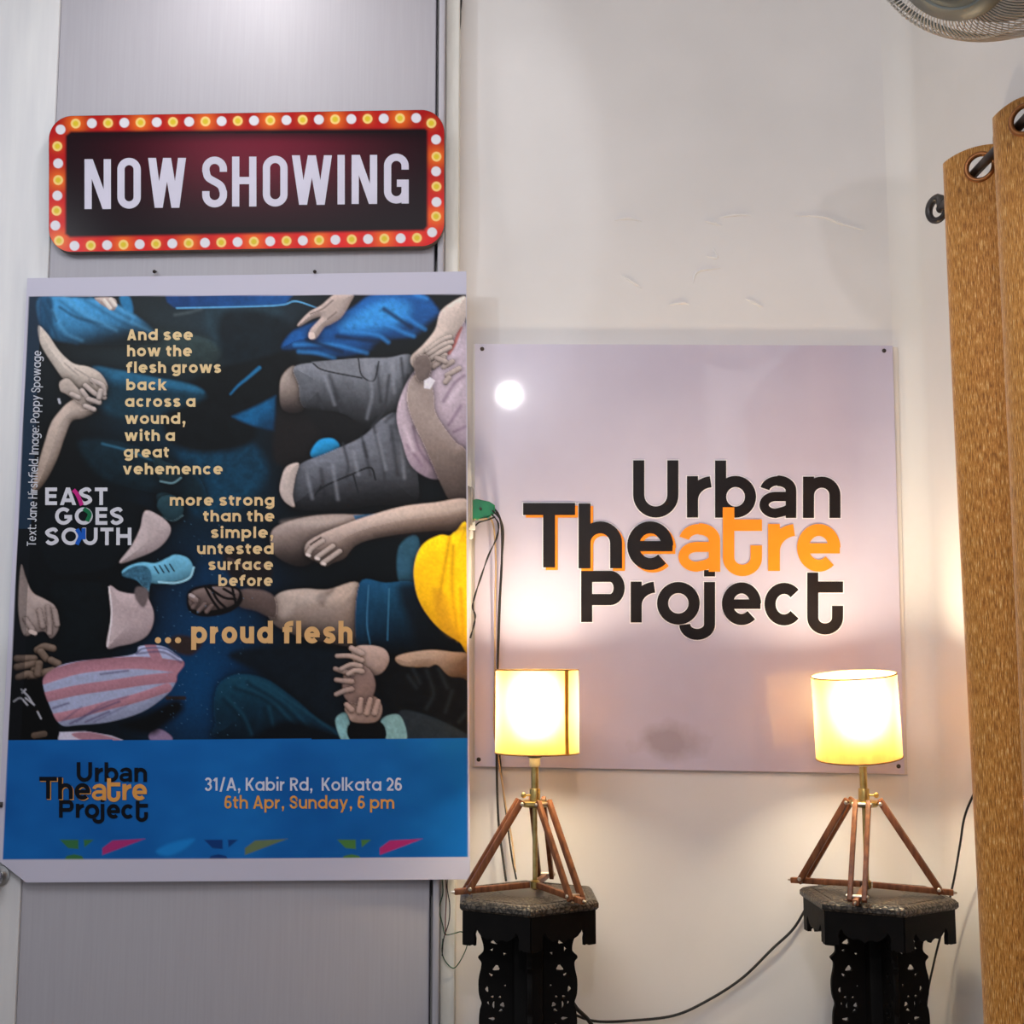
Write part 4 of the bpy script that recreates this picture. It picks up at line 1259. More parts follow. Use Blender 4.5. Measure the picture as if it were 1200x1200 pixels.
# print contrast: deeper darks, greyer skin
lum = (A.C @ np.array((.2126, .7152, .0722)))[..., None]
A.C = A.C * np.clip(lum / 0.16, 0.02, 1.25) ** 0.42
warm = np.clip((A.C[..., :1] - A.C[..., 2:]) * 8, 0, 1) * (A.C[..., :1] < 2.6 * A.C[..., 2:] + .02)
A.C = A.C * (1 - .30 * warm) + lum * np.clip(lum / 0.16, 0.02, 1.25) ** 0.42 * .30 * warm
GRAIN = fbm(PX / 2.2, PY / 2.2, 41, 2) - .5
A.C *= (1 + .22 * GRAIN)[..., None]
# dark edge strip under the upright credit line
m = (PX < XL + 15) & (PX >= XL)
A.C[m] = A.C[m] * 0.55 + np.array(sl((34, 58, 84))) * 0.45 * (PY[m] < 620)[:, None] + np.array(sl((14, 16, 22))) * 0.45 * (PY[m] >= 620)[:, None]
A.C *= (0.9 + 0.2 * fbm(PX / 3, PY / 3, 11, 3))[..., None]
# lower blue band
yb0 = 867.5 - (PX) * 2.2 / 548
m = PY > yb0
t = fbm(PX / 70, PY / 50, 21, 3)[..., None]
blue = np.array(sl((4, 70, 138))) * (1 - t) + np.array(sl((18, 102, 176))) * t
A.C = np.where(m[..., None], blue, A.C)
def pat(x, c1):
    A.shape([(x, 984), (x + 22, 984), (x + 22, 995), (x + 10, 994)], c1, .8, False); A.shape([(x + 28, 984), (x + 40, 984), (x + 29, 993)], c1, .8, False)
    A.shape([(x + 4, 1010), (x + 8, 1003), (x + 17, 1001), (x + 26, 1003), (x + 30, 1010)], c1, .8, False)
pat(70, (48, 100, 60)); pat(239, (10, 50, 108)); pat(395, (66, 112, 56))
for x, c in ((120, (150, 42, 104)), (287, (92, 108, 78)), (445, (158, 38, 100))):
    A.shape([(x, 994), (x + 12, 985), (x + 50, 983), (x, 1002)], c, .8, False)
A.shape([(183, 998), (195, 990), (216, 984), (228, 984), (214, 996), (196, 1003)], (20, 116, 190), 3)
# white margins
edge = np.maximum.reduce([XL - PX, PX - XRt, YT - PY, PY - YB])
a = smoothstep(-.5, .5, edge)[..., None]
GAIN = 1.25
wht = np.array(sl((199, 196, 214)))
A.C = np.minimum(A.C * GAIN, 0.9) * (1 - a) + wht * a
grid_obj('printed_sheet', Pn(PX, PY, post_d(PX, PY)), A.C, M_poster, poster, tuple(poster.location))

cream = (236, 208, 158)
def block(lines, color, C, X, s):
    L = Lettering(post_d, 0.0007)
    for t, x0, x1, yb in lines:
        L.line(t, x0, x1, yb, C, X, s)
    return L.build('lettering', ink(color), poster)
block([('And see', 149, 226, 398.7), ('how the', 149, 225, 417.6), ('flesh grows', 148, 259, 437), ('back', 148, 195.5, 457.3), ('across a', 146.5, 229, 476.8), ('wound,', 146.5, 218, 496.8), ('with a', 146, 205, 516.8),
       ('great', 145, 198, 536.2), ('vehemence', 144, 261, 556)], cream, 12.9, 10.2, 3.0)
block([('more strong', 199, 321.5, 592.6), ('than the', 238, 321.5, 611.2), ('simple,', 247, 321, 630.4), ('untested', 231, 320.5, 649.4), ('surface', 244, 320, 668), ('before', 256, 319.5, 686.8)], (232, 200, 150), 12.9, 10.2, 3.0)
block([('... proud flesh', 181, 413, 754)], (232, 186, 128), 25.5, 19.8, 5.9)
block([('EAST', 53, 126, 591.8), ('GOES', 64.5, 144.5, 615), ('SOUTH', 53, 154, 638.8)], (212, 212, 222), 20.5, 15, 4.3)
for col, pts in (((190, 40, 130), [(96, 592), (91, 580), (86, 574)]), ((20, 110, 70), [(98, 596), (105, 602), (102, 611)]), ((24, 90, 190), [(90, 620), (94, 628), (90, 638)]), ((24, 90, 190), [(98, 619), (98, 632)])):
    L = Lettering(post_d, 0.0015)
    Lp, Rp = ribbon(crom(pts, 6), False, 2.4)
    n = len(Lp)
    L.face([tuple(p) for p in Lp] + [tuple(p) for p in Rp], [[i, i + 1, n + i + 1, n + i] for i in range(n - 1)], 1)
    L.build('lettering_accent', ink(col), poster)
block([('31/A, Kabir Rd,  Kolkata 26', 240, 471, 926.6)], (214, 218, 236), 15.2, 11, 2.4)
block([('6th Apr, Sunday, 6 pm', 263, 462, 947.6)], (232, 164, 84), 15.2, 11, 2.4)
L = Lettering(post_d, 0.0007)
b0, b1 = np.array((42.0, 640.0)), np.array((48.5, 411.0))
ln = float(np.linalg.norm(b1 - b0)); dr = (b1 - b0) / ln; nr = np.array((dr[1], -dr[0]))
if nr[0] > 0: nr = -nr
L.line('Text: Jane Hirshfield. Image: Poppy Spowage', 0, ln, 0, 10.6, 7.8, 1.25, gap=1.0, to=lambda u_, v_: tuple(b0 + dr * u_ + nr * v_))
L.build('lettering', ink((200, 202, 212)), poster)
logo(post_d, lambda x, y: (172.3 - (985 - x) * .3395, 893 + (y - 539) * .343), .34, poster, (10, 14, 24), (226, 160, 84))

# nails over the poster
for i, (x, y, lb) in enumerate([(183, 318, 'small rusty nail in the grey door above the poster, left one of two'), (370, 318, 'small rusty nail in the grey door above the poster, right one of two')]):
    p = P(x, y, DD + 0.003)
    o = empty('nail', p, lb, 'nail', 'nails above the poster')
    M = Matrix.Rotation(PI / 2 + 0.35, 4, 'X')
    mb = MB(); mb.lathe([(0.0013, -0.004), (0.0013, 0.012)], 10, M); mb.build('shank', M_nail, o)
    mb = MB(); mb.lathe([(0.0034, 0.012), (0.0036, 0.0128), (0.003, 0.0142), (0.001, 0.0146)], 14, M); mb.build('head', M_nail, o)

# round steel knob on the left stile and a barrel bolt at the frame's edge
p = P(0, 1026, DD)
kn = empty('door_knob', p, 'dull chrome round knob on the left door stile beside the poster bottom corner', 'knob')
M = Matrix.Rotation(PI / 2, 4, 'X')
mb = MB(); mb.lathe([(0.019, -0.002), (0.019, 0.004), (0.012, 0.006)], 28, M); mb.build('rose', M_chrome, kn)
mb = MB(); mb.lathe([(0.008, 0.004), (0.008, 0.016), (0.014, 0.022), (0.017, 0.030), (0.015, 0.037), (0.008, 0.041), (0.001, 0.042)], 28, M); mb.build('grip', M_chrome, kn)
p0, p1 = P(-40, 943, DD - 0.012), P(3, 943, DD - 0.012)
bo = empty('barrel_bolt', (p0 + p1) / 2 + Vector((0, 0.012, 0)), 'dark sliding bolt on the left door stile at the picture edge', 'bolt')
c = bo.location
mb = MB(); mb.tube([p0 - c, p1 - c], 0.005, 12); mb.build('rod', M_iron, bo)
mb = MB()
mb.box(((p0 - c) * 0.4 + Vector((0, 0.006, 0))), (0.012, 0.016, 0.026), 0.002); mb.box(((p1 - c) * 0.4 + Vector((0, 0.006, 0))), (0.012, 0.016, 0.026), 0.002)
mb.build('staple', M_iron, bo)

# ------------------------------------------------------------------ white logo board on the back wall
BD = DW - 0.010
tl, tr_, br_, bl_ = P(556.5, 403, BD), P(1046, 405, BD), P(1060, 907, BD), P(556.5, 898, BD)
bc = (tl + br_) / 2
board = empty('logo_board', (bc.x, BD, bc.z), 'square glossy white board with black and orange lettering on the wall above the lamps', 'sign board')
M_board = mat('glossy_lavender_board', sl((205, 196, 208)), 0.24, spec=0.3, Coat_Weight=1.0, Coat_Roughness=0.04, Coat_IOR=1.62)
def _bd(m):
    tc = nd(m, 'ShaderNodeTexCoord')
    n1 = nd(m, 'ShaderNodeTexNoise'); n1.inputs['Scale'].default_value = 4.0; n1.inputs['Detail'].default_value = 5
    lk(m, tc, 'Object', n1, 'Vector')
    rp = nd(m, 'ShaderNodeValToRGB')
    rp.color_ramp.elements[0].position = .3; rp.color_ramp.elements[0].color = (*sl((196, 187, 208)), 1)
    rp.color_ramp.elements[1].position = .7; rp.color_ramp.elements[1].color = (*sl((208, 200, 220)), 1)
    lk(m, n1, 'Fac', rp, 'Fac')
    # old water stain low in the middle
    mp = nd(m, 'ShaderNodeMapping')
    q = P(785, 868, BD) - board.location
    mp.inputs['Location'].default_value = (-q.x, 0, -q.z)
    mp.vector_type = 'POINT'
    lk(m, tc, 'Object', mp, 'Vector')
    sc_ = nd(m, 'ShaderNodeVectorMath', operation='MULTIPLY'); sc_.inputs[1].default_value = (9.5, 0, 19)
    lk(m, mp, 'Vector', sc_, 0)
    le = nd(m, 'ShaderNodeVectorMath', operation='LENGTH'); lk(m, sc_, 'Vector', le, 0)
    n2 = nd(m, 'ShaderNodeTexNoise'); n2.inputs['Scale'].default_value = 16; n2.inputs['Detail'].default_value = 6
    lk(m, tc, 'Object', n2, 'Vector')
    ad = nd(m, 'ShaderNodeMath', operation='ADD'); lk(m, le, 'Value', ad, 0); lk(m, n2, 'Fac', ad, 1)
    r2 = nd(m, 'ShaderNodeValToRGB')
    r2.color_ramp.elements[0].position = .55; r2.color_ramp.elements[0].color = (.42, .42, .42, 1)
    r2.color_ramp.elements[1].position = 1.3 / 1.5; r2.color_ramp.elements[1].color = (0, 0, 0, 1)
    di = nd(m, 'ShaderNodeMath', operation='DIVIDE'); di.inputs[1].default_value = 1.5; lk(m, ad, 'Value', di, 0); lk(m, di, 'Value', r2, 'Fac')
    mx = nd(m, 'ShaderNodeMix', data_type='RGBA'); mx.inputs[7].default_value = (*sl((120, 96, 84)), 1)
    lk(m, r2, 'Color', mx, 0); lk(m, rp, 'Color', mx, 6); lk(m, mx, 2, bsdf(m), 'Base Color')
    # faint waviness of the sheet
    n3 = nd(m, 'ShaderNodeTexNoise'); n3.inputs['Scale'].default_value = 7; n3.inputs['Detail'].default_value = 1
    lk(m, tc, 'Object', n3, 'Vector')
    bp = nd(m, 'ShaderNodeBump'); bp.inputs['Strength'].default_value = .03; bp.inputs['Distance'].default_value = .02
    lk(m, n3, 'Fac', bp, 'Height'); lk(m, bp, 'Normal', bsdf(m), 'Normal')
_bd(M_board)
def slab(corners, y0, y1, name, m, root):
    mb = MB()
    f = [Vector((p.x, y0, p.z)) - root.location for p in corners]
    b = [Vector((p.x, y1, p.z)) - root.location for p in corners]
    mb.add(f + b, [[0, 3, 2, 1], [4, 5, 6, 7], [0, 1, 5, 4], [1, 2, 6, 5], [2, 3, 7, 6], [3, 0, 4, 7]])
    return mb.build(name, m, root, smooth=False)
slab([tl, tr_, br_, bl_], BD, BD + 0.005, 'panel', M_board, board)
slab([tl + Vector((-.004, 0, .001)), tr_ + Vector((.012, 0, -.002)), br_ + Vector((.007, 0, -.002)), bl_ + Vector((-.004, 0, -.001))], BD + 0.0052, DW - 0.0005, 'backing_sheet', M_back, board)
for x, y in ((565, 409), (1036, 411), (561, 890), (1053, 898)):
    p = P(x, y, BD) - board.location
    mb = MB(); mb.lathe([(0.0042, -0.001), (0.0042, 0.0006), (0.003, 0.002), (0.0008, 0.0024)], 16, Matrix.Translation(p) @ Matrix.Rotation(PI / 2, 4, 'X'))
    mb.build('screw', M_nail, board)
logo(lambda x, y: BD, lambda x, y: (x, y), 1.0, board, (36, 33, 36), (252, 148, 46), halo=(236, 232, 238), rough=0.3)

# ------------------------------------------------------------------ carved hexagonal tables
TD = 2.271
def make_table(px, rot, label):
    zt = P(px, 1046, TD)
    top_z = zt.z
    root = empty('carved_side_table', (zt.x, TD, 0), label, 'table', 'carved hexagonal tables', rot)
    R = 0.136
    # hexagonal top, one corner to the front
    mb = MB()
    def hexring(r, z): return [Vector((r * math.cos(math.radians(-90 + 60 * k)), r * math.sin(math.radians(-90 + 60 * k)), z)) for k in range(6)]
    prof = [(R - .004, top_z - .017), (R, top_z - .013), (R, top_z - .006), (R - .006, top_z - .001), (R - .010, top_z), (R - .018, top_z), (R - .019, top_z - .0012), (R - .023, top_z - .0012), (R - .024, top_z)]
    b = 0
    vs, fs = [], []
    for r, z in prof: vs += hexring(r, z)
    for i in range(len(prof) - 1):
        for k in range(6):
            fs.append([i * 6 + k, i * 6 + (k + 1) % 6, (i + 1) * 6 + (k + 1) % 6, (i + 1) * 6 + k])
    fs.append([(len(prof) - 1) * 6 + k for k in range(6)]); fs.append(list(range(6))[::-1])
    mb.add(vs, fs)
    mb.build('tabletop', M_carved, root, angle=25)
    # apron: six scalloped boards
    Sd = R - .010
    half = [(0, 0), (0, -.056), (.012, -.056), (.015, -.053), (.020, -.055), (.0205, -.045), (.019, -.038), (.022, -.031), (.026, -.027), (.029, -.033), (.035, -.039), (.044, -.043), (.052, -.041), (.058, -.043), (Sd / 2, -.047)]
    outline = half + [(Sd - x, y) for x, y in half[::-1][1:]]
    me = curve_shape(outline, [], .008, .0008)
    for k in range(6):
        a = math.radians(-90 + 60 * k)
        p0 = Vector((Sd * math.cos(a), Sd * math.sin(a), top_z - .017)); a2 = a + PI / 3
        p1 = Vector((Sd * math.cos(a2), Sd * math.sin(a2), top_z - .017))
        x = (p1 - p0).normalized(); z = Vector((0, 0, 1)); y = z.cross(x)
        M = Matrix((x, z, -y)).transposed().to_4x4(); M.translation = p0
        mb = MB(); mesh_into(mb, me, M); mb.build('apron_panel', M_ebony, root)
    bpy.data.meshes.remove(me)
    # pierced folding stand: two crossed fretwork panels
    H = top_z - .017
    q = .00153
    unit = [(52, 0), (54, 8), (55, 20), (54, 33), (50.5, 45), (50, 53), (53, 57), (56, 60), (52.5, 65), (53, 73), (55.5, 85), (55, 100), (52, 110)]
    right = []
    y0 = 18
    total = H / q
    base = 0
    while base < total:
        for x, y in unit[:-1]:
            if base + y < total - 2: right.append((x * q, -(y0 * 0 + base + y) * q))
        base += 110
    right.append((56 * q, -H + .002))
    left = [(-x, y) for x, y in right[::-1]]
    outline = crom(right, 3)[:] + crom(left, 3)[:]
    holes = []
    def hole(x, y, rx, ry, an, kind=0):
        pts = []
        n = 10 if kind == 0 else 3
        if kind == 0:
            for i in range(n):
                t = 2 * PI * i / n
                w = 1.28 + .26 * math.cos(3 * t)
                pts.append((rx * w * math.cos(t), ry * w * math.sin(t)))
        else:
            pts = [(-rx * 1.2, -ry), (rx * 1.2, -ry * .3), (rx * .4, ry * .2), (-rx * .1, ry * 1.1)]
        ca, sa = math.cos(an), math.sin(an)
        return [((x + ca * a - sa * b_) * q, -(y + sa * a + ca * b_) * q) for a, b_ in pts]
    spec = [(31, 8, 2.6, 1.6, .6, 0), (41, 17, 3.6, 2.0, -.1, 0), (46.5, 26, 1.6, 2.6, .2, 0), (46.5, 34, 1.7, 2.4, -.3, 0), (32, 25, 1.7, 2.6, -.4, 0), (31, 35, 1.9, 2.2, .4, 0), (38, 43, 3.6, 2.8, .2, 0),
            (42, 52, 2.2, 4.4, .25, 1), (27, 56, 2.6, 3.6, -.5, 1), (36, 72, 3.6, 3.0, .5, 0), (42, 79, 2.6, 1.5, -.7, 0), (46.5, 95, 1.8, 3.2, .1, 0), (26, 91, 1.5, 1.5, 0, 0), (40.5, 103, 2.0, 1.6, 0, 0), (32, 103.5, 1.8, 1.6, .4, 0), (29, 112, 2.4, 2.8, .2, 0), (39, 112, 1.3, 4.0, 0, 0), (45, 110, 1.2, 2.2, .3, 0)]
    base = 0
    while base + 110 < total:
        for x, y, rx, ry, an, kd in spec:
            if base + y + 6 < total:
                holes.append(hole(x, base + y, rx, ry, an, kd)); holes.append(hole(-x, base + y, rx, ry, PI - an if kd == 0 else -an + PI / 2, kd))
        base += 110
    me = curve_shape(outline, holes, .009, .0008)
    for k in range(2):
        M = Matrix.Rotation(PI / 2 * k, 4, 'Z') @ Matrix.Translation((0, 0, H)) @ Matrix.Rotation(PI / 2, 4, 'X')
        mb = MB(); mesh_into(mb, me, M); mb.build('fretwork_leg', M_ebony, root)
    bpy.data.meshes.remove(me)
    # solid turned centre post the panels fold about
    mb = MB(); mb.box((0, 0, H / 2), (.052, .052, H - .002), .006); mb.build('post', M_ebony, root)
    return root, top_z
t1, tz1 = make_table(618.5, math.radians(1.5), 'carved black six-sided stand under the left tripod lamp, close to the poster')
t2, tz2 = make_table(1027.5, math.radians(3), 'carved black six-sided stand under the right tripod lamp, by the curtain')

# ------------------------------------------------------------------ tripod lamps
def make_lamp(px, tz, angles, label, tilt, shade_dx, ribbon_, knob_side, dz):
    base = P(px, 1035, TD)
    root = empty('tripod_table_lamp', (base.x, TD - 0.004, tz), label, 'lamp', 'wooden tripod table lamps')
    zh = P(px, 938, TD).z - tz           # hub plate
    fr = 0.123                            # how far the feet stand out
    mb = MB()
    mb.lathe([(0.006, zh - .012), (0.022, zh - .010), (0.026, zh - .006), (0.026, zh - .001), (0.024, zh)], 28); mb.build('hub', M_brass, root)
    mb = MB(); mb.lathe([(0.0095, zh), (0.0095, zh + .020), (0.009, zh + .021)], 24); mb.build('collar', M_brass, root)
    ks = knob_side
    mb = MB(); mb.tube([(ks * .008, -.004, zh + .010), (ks * .018, -.006, zh + .010)], .0017, 10)
    mb.sphere((ks * .020, -.0065, zh + .010), .0048, 14, (1, .7, 1)); mb.build('thumb_screw', M_brass, root)
    sb = P(px, 882, TD).z - tz           # bottom of the shade
    mb = MB(); mb.lathe([(0.0065, zh + .015), (0.0065, sb - .020)], 20); mb.build('stem', M_brass, root)
    mb = MB(); mb.lathe([(0.0085, sb - .024), (0.0095, sb - .022), (0.0095, sb - .010), (0.0085, sb - .008), (.0085, sb + .012), (.0100, sb + .016), (.0100, sb + .0395), (.008, sb + .0395)], 20); mb.build('lamp_holder', M_cap, root)
    mb = MB(); mb.lathe([(0.009, sb - .009), (0.013, sb - .007), (0.014, sb - .002), (0.012, sb + .003)], 24); mb.build('holder_ring', M_sock, root)
    mb = MB(); mb.lathe([(0.0042, .010), (0.0042, zh - .008)], 14); mb.build('centre_rod', M_brass, root)
    mb = MB(); mb.lathe([(0.004, .006), (0.008, .009), (.008, .020), (.004, .023)], 16); mb.build('rod_foot', M_brass, root)
    for an in angles:
        a = math.radians(an)
        d = Vector((math.cos(a), math.sin(a), 0)); t = Vector((-d.y, d.x, 0))
        # a leg: a pair of wooden slats with brass pins
        lg = MB()
        for s in (-1, 1):
            lg.bar(d * .026 + t * s * (.0112) + Vector((0, 0, zh + .002)), d * fr + t * s * .0118 + Vector((0, 0, .0065)), .0080, .0110, t)
        leg = lg.build('leg', M_teak, root)
        for rr, zz, hw in ((.027, zh - .004, .0150), (fr - .004, .0135, .0158)):
            c = d * rr + Vector((0, 0, zz))
            pn = MB()
            pn.tube([c - t * (hw + .003), c - t * (hw + .0015), c - t * hw, c + t * hw, c + t * (hw + .0015), c + t * (hw + .003)], [.0022, .0036, .0034, .0034, .0036, .0022], 12)
            pn.build('pin', M_steel, leg)
        sbm = MB()
        sbm.bar(d * .010 + Vector((0, 0, .0145)), d * (fr + .020) + Vector((0, 0, .0075)), .0095, .0100, t)
        stt = sbm.build('strut', M_teak, root)
        mb = MB(); mb.tube([d * (fr + .019) + Vector((0, 0, .0076)), d * (fr + .026) + Vector((0, 0, .0074))], [.0030, .0016], 10); mb.build('strut_tip', M_steel, stt)
    # shade, tilted on its holder
    r0 = .0735
    hgt = P(px, 785, TD).z - P(px, 882, TD).z
    T = Matrix.Translation((shade_dx, 0, sb)) @ Matrix.Rotation(tilt[0], 4, 'X') @ Matrix.Rotation(tilt[1], 4, 'Y') @ Matrix.Translation((0, 0, dz))
    mb = MB()
    n = 72
    vs, fs = [], []
    rows = 10
    for i in range(rows + 1):
        z = hgt * i / rows
        for k in range(n):
            a = 2 * PI * k / n
            r = r0 * (1 + .010 * math.sin(3 * a + z * 20) + .012 * (1 - i / rows))
            vs.append((r * math.cos(a), r * math.sin(a), z))
    for i in range(rows):
        for k in range(n):
            fs.append([i * n + k, i * n + (k + 1) % n, (i + 1) * n + (k + 1) % n, (i + 1) * n + k])
    mb.add(vs, fs, T)
    sh = mb.build('lamp_shade', M_shade, root)
    for i in (0, rows):
        mb = MB(); mb.tube([T @ Vector(vs[i * n + k]) for k in range(n)], .0013, 6, closed=True); mb.build('shade_rim', M_rim, sh)
    # wire spider that carries the shade
    mb = MB()
    for k in range(3):
        a = 2 * PI * k / 3 + .4
        mb.tube([T @ Vector((.012 * math.cos(a), .012 * math.sin(a), .012)), T @ Vector((r0 * .99 * math.cos(a), r0 * .99 * math.sin(a), .004))], .0012, 6)
    mb.tube([T @ Vector((.012 * math.cos(2 * PI * k / 20), .012 * math.sin(2 * PI * k / 20), .012)) for k in range(20)], .0014, 6, closed=True)
    mb.build('shade_carrier', M_iron, sh)
    if ribbon_:
        mb = MB()
        a0, a1 = math.radians(-50.5), math.radians(-43.5)
        vs2, fs2 = [], []
        for i in range(rows + 1):
            for a in (a0, (a0 + a1) / 2, a1):
                z = hgt * i / rows
                r = r0 * (1 + .010 * math.sin(3 * a + z * 20) + .012 * (1 - i / rows)) + .0008
                vs2.append((r * math.cos(a), r * math.sin(a), z))
        for i in range(rows):
            for k in range(2):
                fs2.append([i * 3 + k, i * 3 + k + 1, i * 3 + k + 4, i * 3 + k + 3])
        mb.add(vs2, fs2, T); mb.build('seam_ribbon', M_trim, sh)
    mb = MB(); mb.lathe([(.009, sb + .040), (.015, sb + .045), (.019, sb + .060), (.0225, sb + .094), (.021, sb + .114), (.012, sb + .126), (.002, sb + .129)], 24)
    mb.build('bulb', M_bulb, root)
    return root
lamp1 = make_lamp(627, tz1, (193, -57, 80), 'lit tripod lamp with amber seam on its shade, nearest the poster', (0.0, 0.0), 0.004, True, -1, 0.0)
lamp2 = make_lamp(1015, tz2, (142, -113, -16), 'lit tripod lamp with tilted shade, nearest the golden curtain', (math.radians(5), math.radians(-4.0)), -0.006, False, 1, -0.008)

# ------------------------------------------------------------------ curtain on its rod
RX = 0.745
rod_z = P(1150, 196, 1.932).z
rod = empty('curtain_rod', (RX, 1.65, rod_z), 'dark iron rod with curled end carrying the golden curtain on the side wall', 'curtain rod')
mb = MB(); mb.tube([(0, .470, 0), (0, -1.0, 0)], .0075, 14); mb.build('pole', M_iron, rod)
mb = MB()
cl = []
for k in range(22):
    a = math.radians(-20 + 280 * k / 21)
    cl.append((-.004 - .020 * math.sin(a) * .5, .472 + .026 * math.sin(a) * .6, .001 + .020 * math.cos(a)))
mb.tube([(0, .465, 0)] + cl, [.0075] + [.0075 - .0025 * k / 21 for k in range(22)], 10); mb.sphere(cl[-1], .0085, 14)
mb.build('curled_finial', M_iron, rod)
mb = MB(); mb.box((.062, .43, -.01), (.006, .03, .05), .002); mb.tube([(.062, .43, -.012), (.02, .43, -.014), (0, .43, -.008)], .006, 10)
mb.build('bracket', M_iron, rod)

cur = empty('eyelet_curtain', (RX, 1.7, 0), 'long golden brown slub curtain hanging at the right edge of the picture', 'curtain')
def cx_(d, z):
    ph = 2 * PI * (d - 1.976) / .178
    amp = .041 - .012 * max(0.0, min(1.0, (1.93 - d) / .09)) + .005 * math.sin(3 * (d - 1.97) + 1.5 * (rod_z - z))
    f = 1 - .25 * (1 - z / rod_z)
    return RX - amp * f * math.cos(ph + .25 * (1 - z / rod_z)) + .008 * math.sin(2.2 * z + d * 9) * (1 - z / rod_z)
eyes = [1.976 - .0445 - .089 * k for k in range(10)]
me = bpy.data.meshes.new('cloth')
def in_eye(f):
    c = sum((Vector(vs[q]) for q in f), Vector()) / 4
    for e in eyes:
        p = Vector((cx_(e, rod_z), e, rod_z))
        if (c - p).length < .0195: return True
    return False
# refine near the rod so the eyelets are round
vs2, uv2, fs = [], [], []
zrows = [rod_z + .030 - k * .0025 for k in range(26)]
zlast = zrows[-1]
zrows += [zlast - (zlast - .02) * k / 60 for k in range(1, 61)]
nd_ = 400
for i, z0 in enumerate(zrows):
    for j in range(nd_ + 1):
        d = 2.045 - (2.045 - 1.02) * j / nd_
        z = z0 + (.005 * math.cos(2 * PI * (d - 1.932) / .089) if z0 > rod_z - .03 else 0) * max(0, min(1, (z0 - rod_z) / .03))
        vs2.append((cx_(d, min(z, rod_z)), d, z)); uv2.append((j / nd_ * 1.75, z))
vs = vs2
for i in range(len(zrows) - 1):
    for j in range(nd_):
        f = (i * (nd_ + 1) + j, i * (nd_ + 1) + j + 1, (i + 1) * (nd_ + 1) + j + 1, (i + 1) * (nd_ + 1) + j)
        if i < 26 and in_eye(f): continue
        fs.append(f)
me.from_pydata([tuple(Vector(v_) - cur.location) for v_ in vs], [], fs)
ul = me.uv_layers.new(name='UVMap')
for lp in me.loops: ul.data[lp.index].uv = uv2[lp.vertex_index]
me.materials.append(M_curtain)
cloth = link('cloth', me, cur)
md = cloth.modifiers.new('thickness', 'SOLIDIFY'); md.thickness = .002; md.offset = 0
for e in eyes:
    p = Vector((cx_(e, rod_z), e, rod_z))
    q = Vector((cx_(e - .004, rod_z), e - .004, rod_z)) - Vector((cx_(e + .004, rod_z), e + .004, rod_z))
    q.normalize()
    zz = Vector((0, 0, 1))
    mb = MB()
    n = 32
    nrm = q.cross(zz)
    for (rr, off) in ((.0215, .0015),):
        pts = [p - cur.location + (q * math.cos(2 * PI * k / n) + zz * math.sin(2 * PI * k / n)) * rr for k in range(n)]
        mb.tube(pts, .0042, 10, closed=True)
    mb.build('eyelet', M_grommet, cur)

# ------------------------------------------------------------------ wall fan
FC = P(1150, -92, 1.5)
fan = empty('wall_fan', FC, 'grey caged fan on the side wall at the top right corner above the curtain', 'fan')
axis = Vector((-.50, -.33, -.80)).normalized()
q = axis.to_track_quat('Z', 'Y').to_matrix().to_4x4()
RF = .166
def fp(r, a, z): return q @ Vector((r * math.cos(a), r * math.sin(a), z))
NW = 120
prof_f = [(.068, .104), (.088, .098), (.118, .074), (.145, .040), (.160, .016), (RF, 0)]
prof_b = [(.050, -.070), (.10, -.066), (.140, -.046), (.159, -.022), (RF, -.004)]
for nm, prf in (('front_cage', prof_f), ('rear_cage', prof_b)):
    mb = MB()
    pp = crom(prf, 3)
    for k in range(NW):
        a0 = 2 * PI * k / NW
        mb.tube([fp(r, a0 + (.22 if nm == 'front_cage' else .22) * (r - .05) / .115, z) for r, z in pp], .00095, 5, cap=False)
    for r, z in ((prf[0]), (prf[2]),):
        mb.tube([fp(r, 2 * PI * k / 64, z - .001) for k in range(64)], .0016, 6, closed=True)
    mb.build(nm, M_fanw, fan)
mb = MB(); mb.tube([fp(RF + .001, 2 * PI * k / 72, -.002) for k in range(72)], .0042, 8, closed=True); mb.build('cage_ring', M_fang, fan)
mb = MB(); mb.lathe([(.070, .100), (.0705, .107), (.067, .111), (.050, .114), (.048, .112), (.044, .1125), (.034, .114), (.030, .112)], 48, q)
bd = mb.build('badge', M_fang, fan)
mb = MB(); mb.lathe([(.030, .111), (.029, .117), (.024, .120), (.001, .121)], 40, q); mb.build('badge_cap', M_blade, bd)
mb = MB()
for k in range(3):
    vs, fs = [], []
    nn = 10
    for i in range(nn + 1):
        t = i / nn
        r = .03 + .105 * t
        w0 = 2 * PI * k / 3 - .25 - .25 * t; w1 = w0 + .75 + .55 * math.sin(t * PI * .8)
        for j in range(7):
            s = j / 6
            vs.append(fp(r, w0 + (w1 - w0) * s, .004 + .030 * (s - .5) + .006 * math.sin(s * PI)))
    for i in range(nn):
        for j in range(6):
            fs.append([i * 7 + j, i * 7 + j + 1, (i + 1) * 7 + j + 1, (i + 1) * 7 + j])
    m2 = MB(); m2.add(vs, fs); o = m2.build('blade', M_blade, fan)
    md = o.modifiers.new('thickness', 'SOLIDIFY'); md.thickness = .002
mb = MB(); mb.lathe([(.001, .040), (.026, .036), (.032, .020), (.032, -.02)], 32, q); mb.build('blade_hub', M_blade, fan)
mb = MB(); mb.lathe([(.048, -.072), (.058, -.078), (.058, -.130), (.046, -.155), (.001, -.160)], 36, q); mb.build('motor_housing', M_fang, fan)
back = q @ Vector((0, 0, -.12))
mb = MB(); mb.tube([back, back + Vector((.03, .04, -.02)), (XR - FC.x - .03, back.y + .06, -.03), (XR - FC.x - .003, back.y + .06, -.03)], .014, 12); mb.build('arm', M_fang, fan)
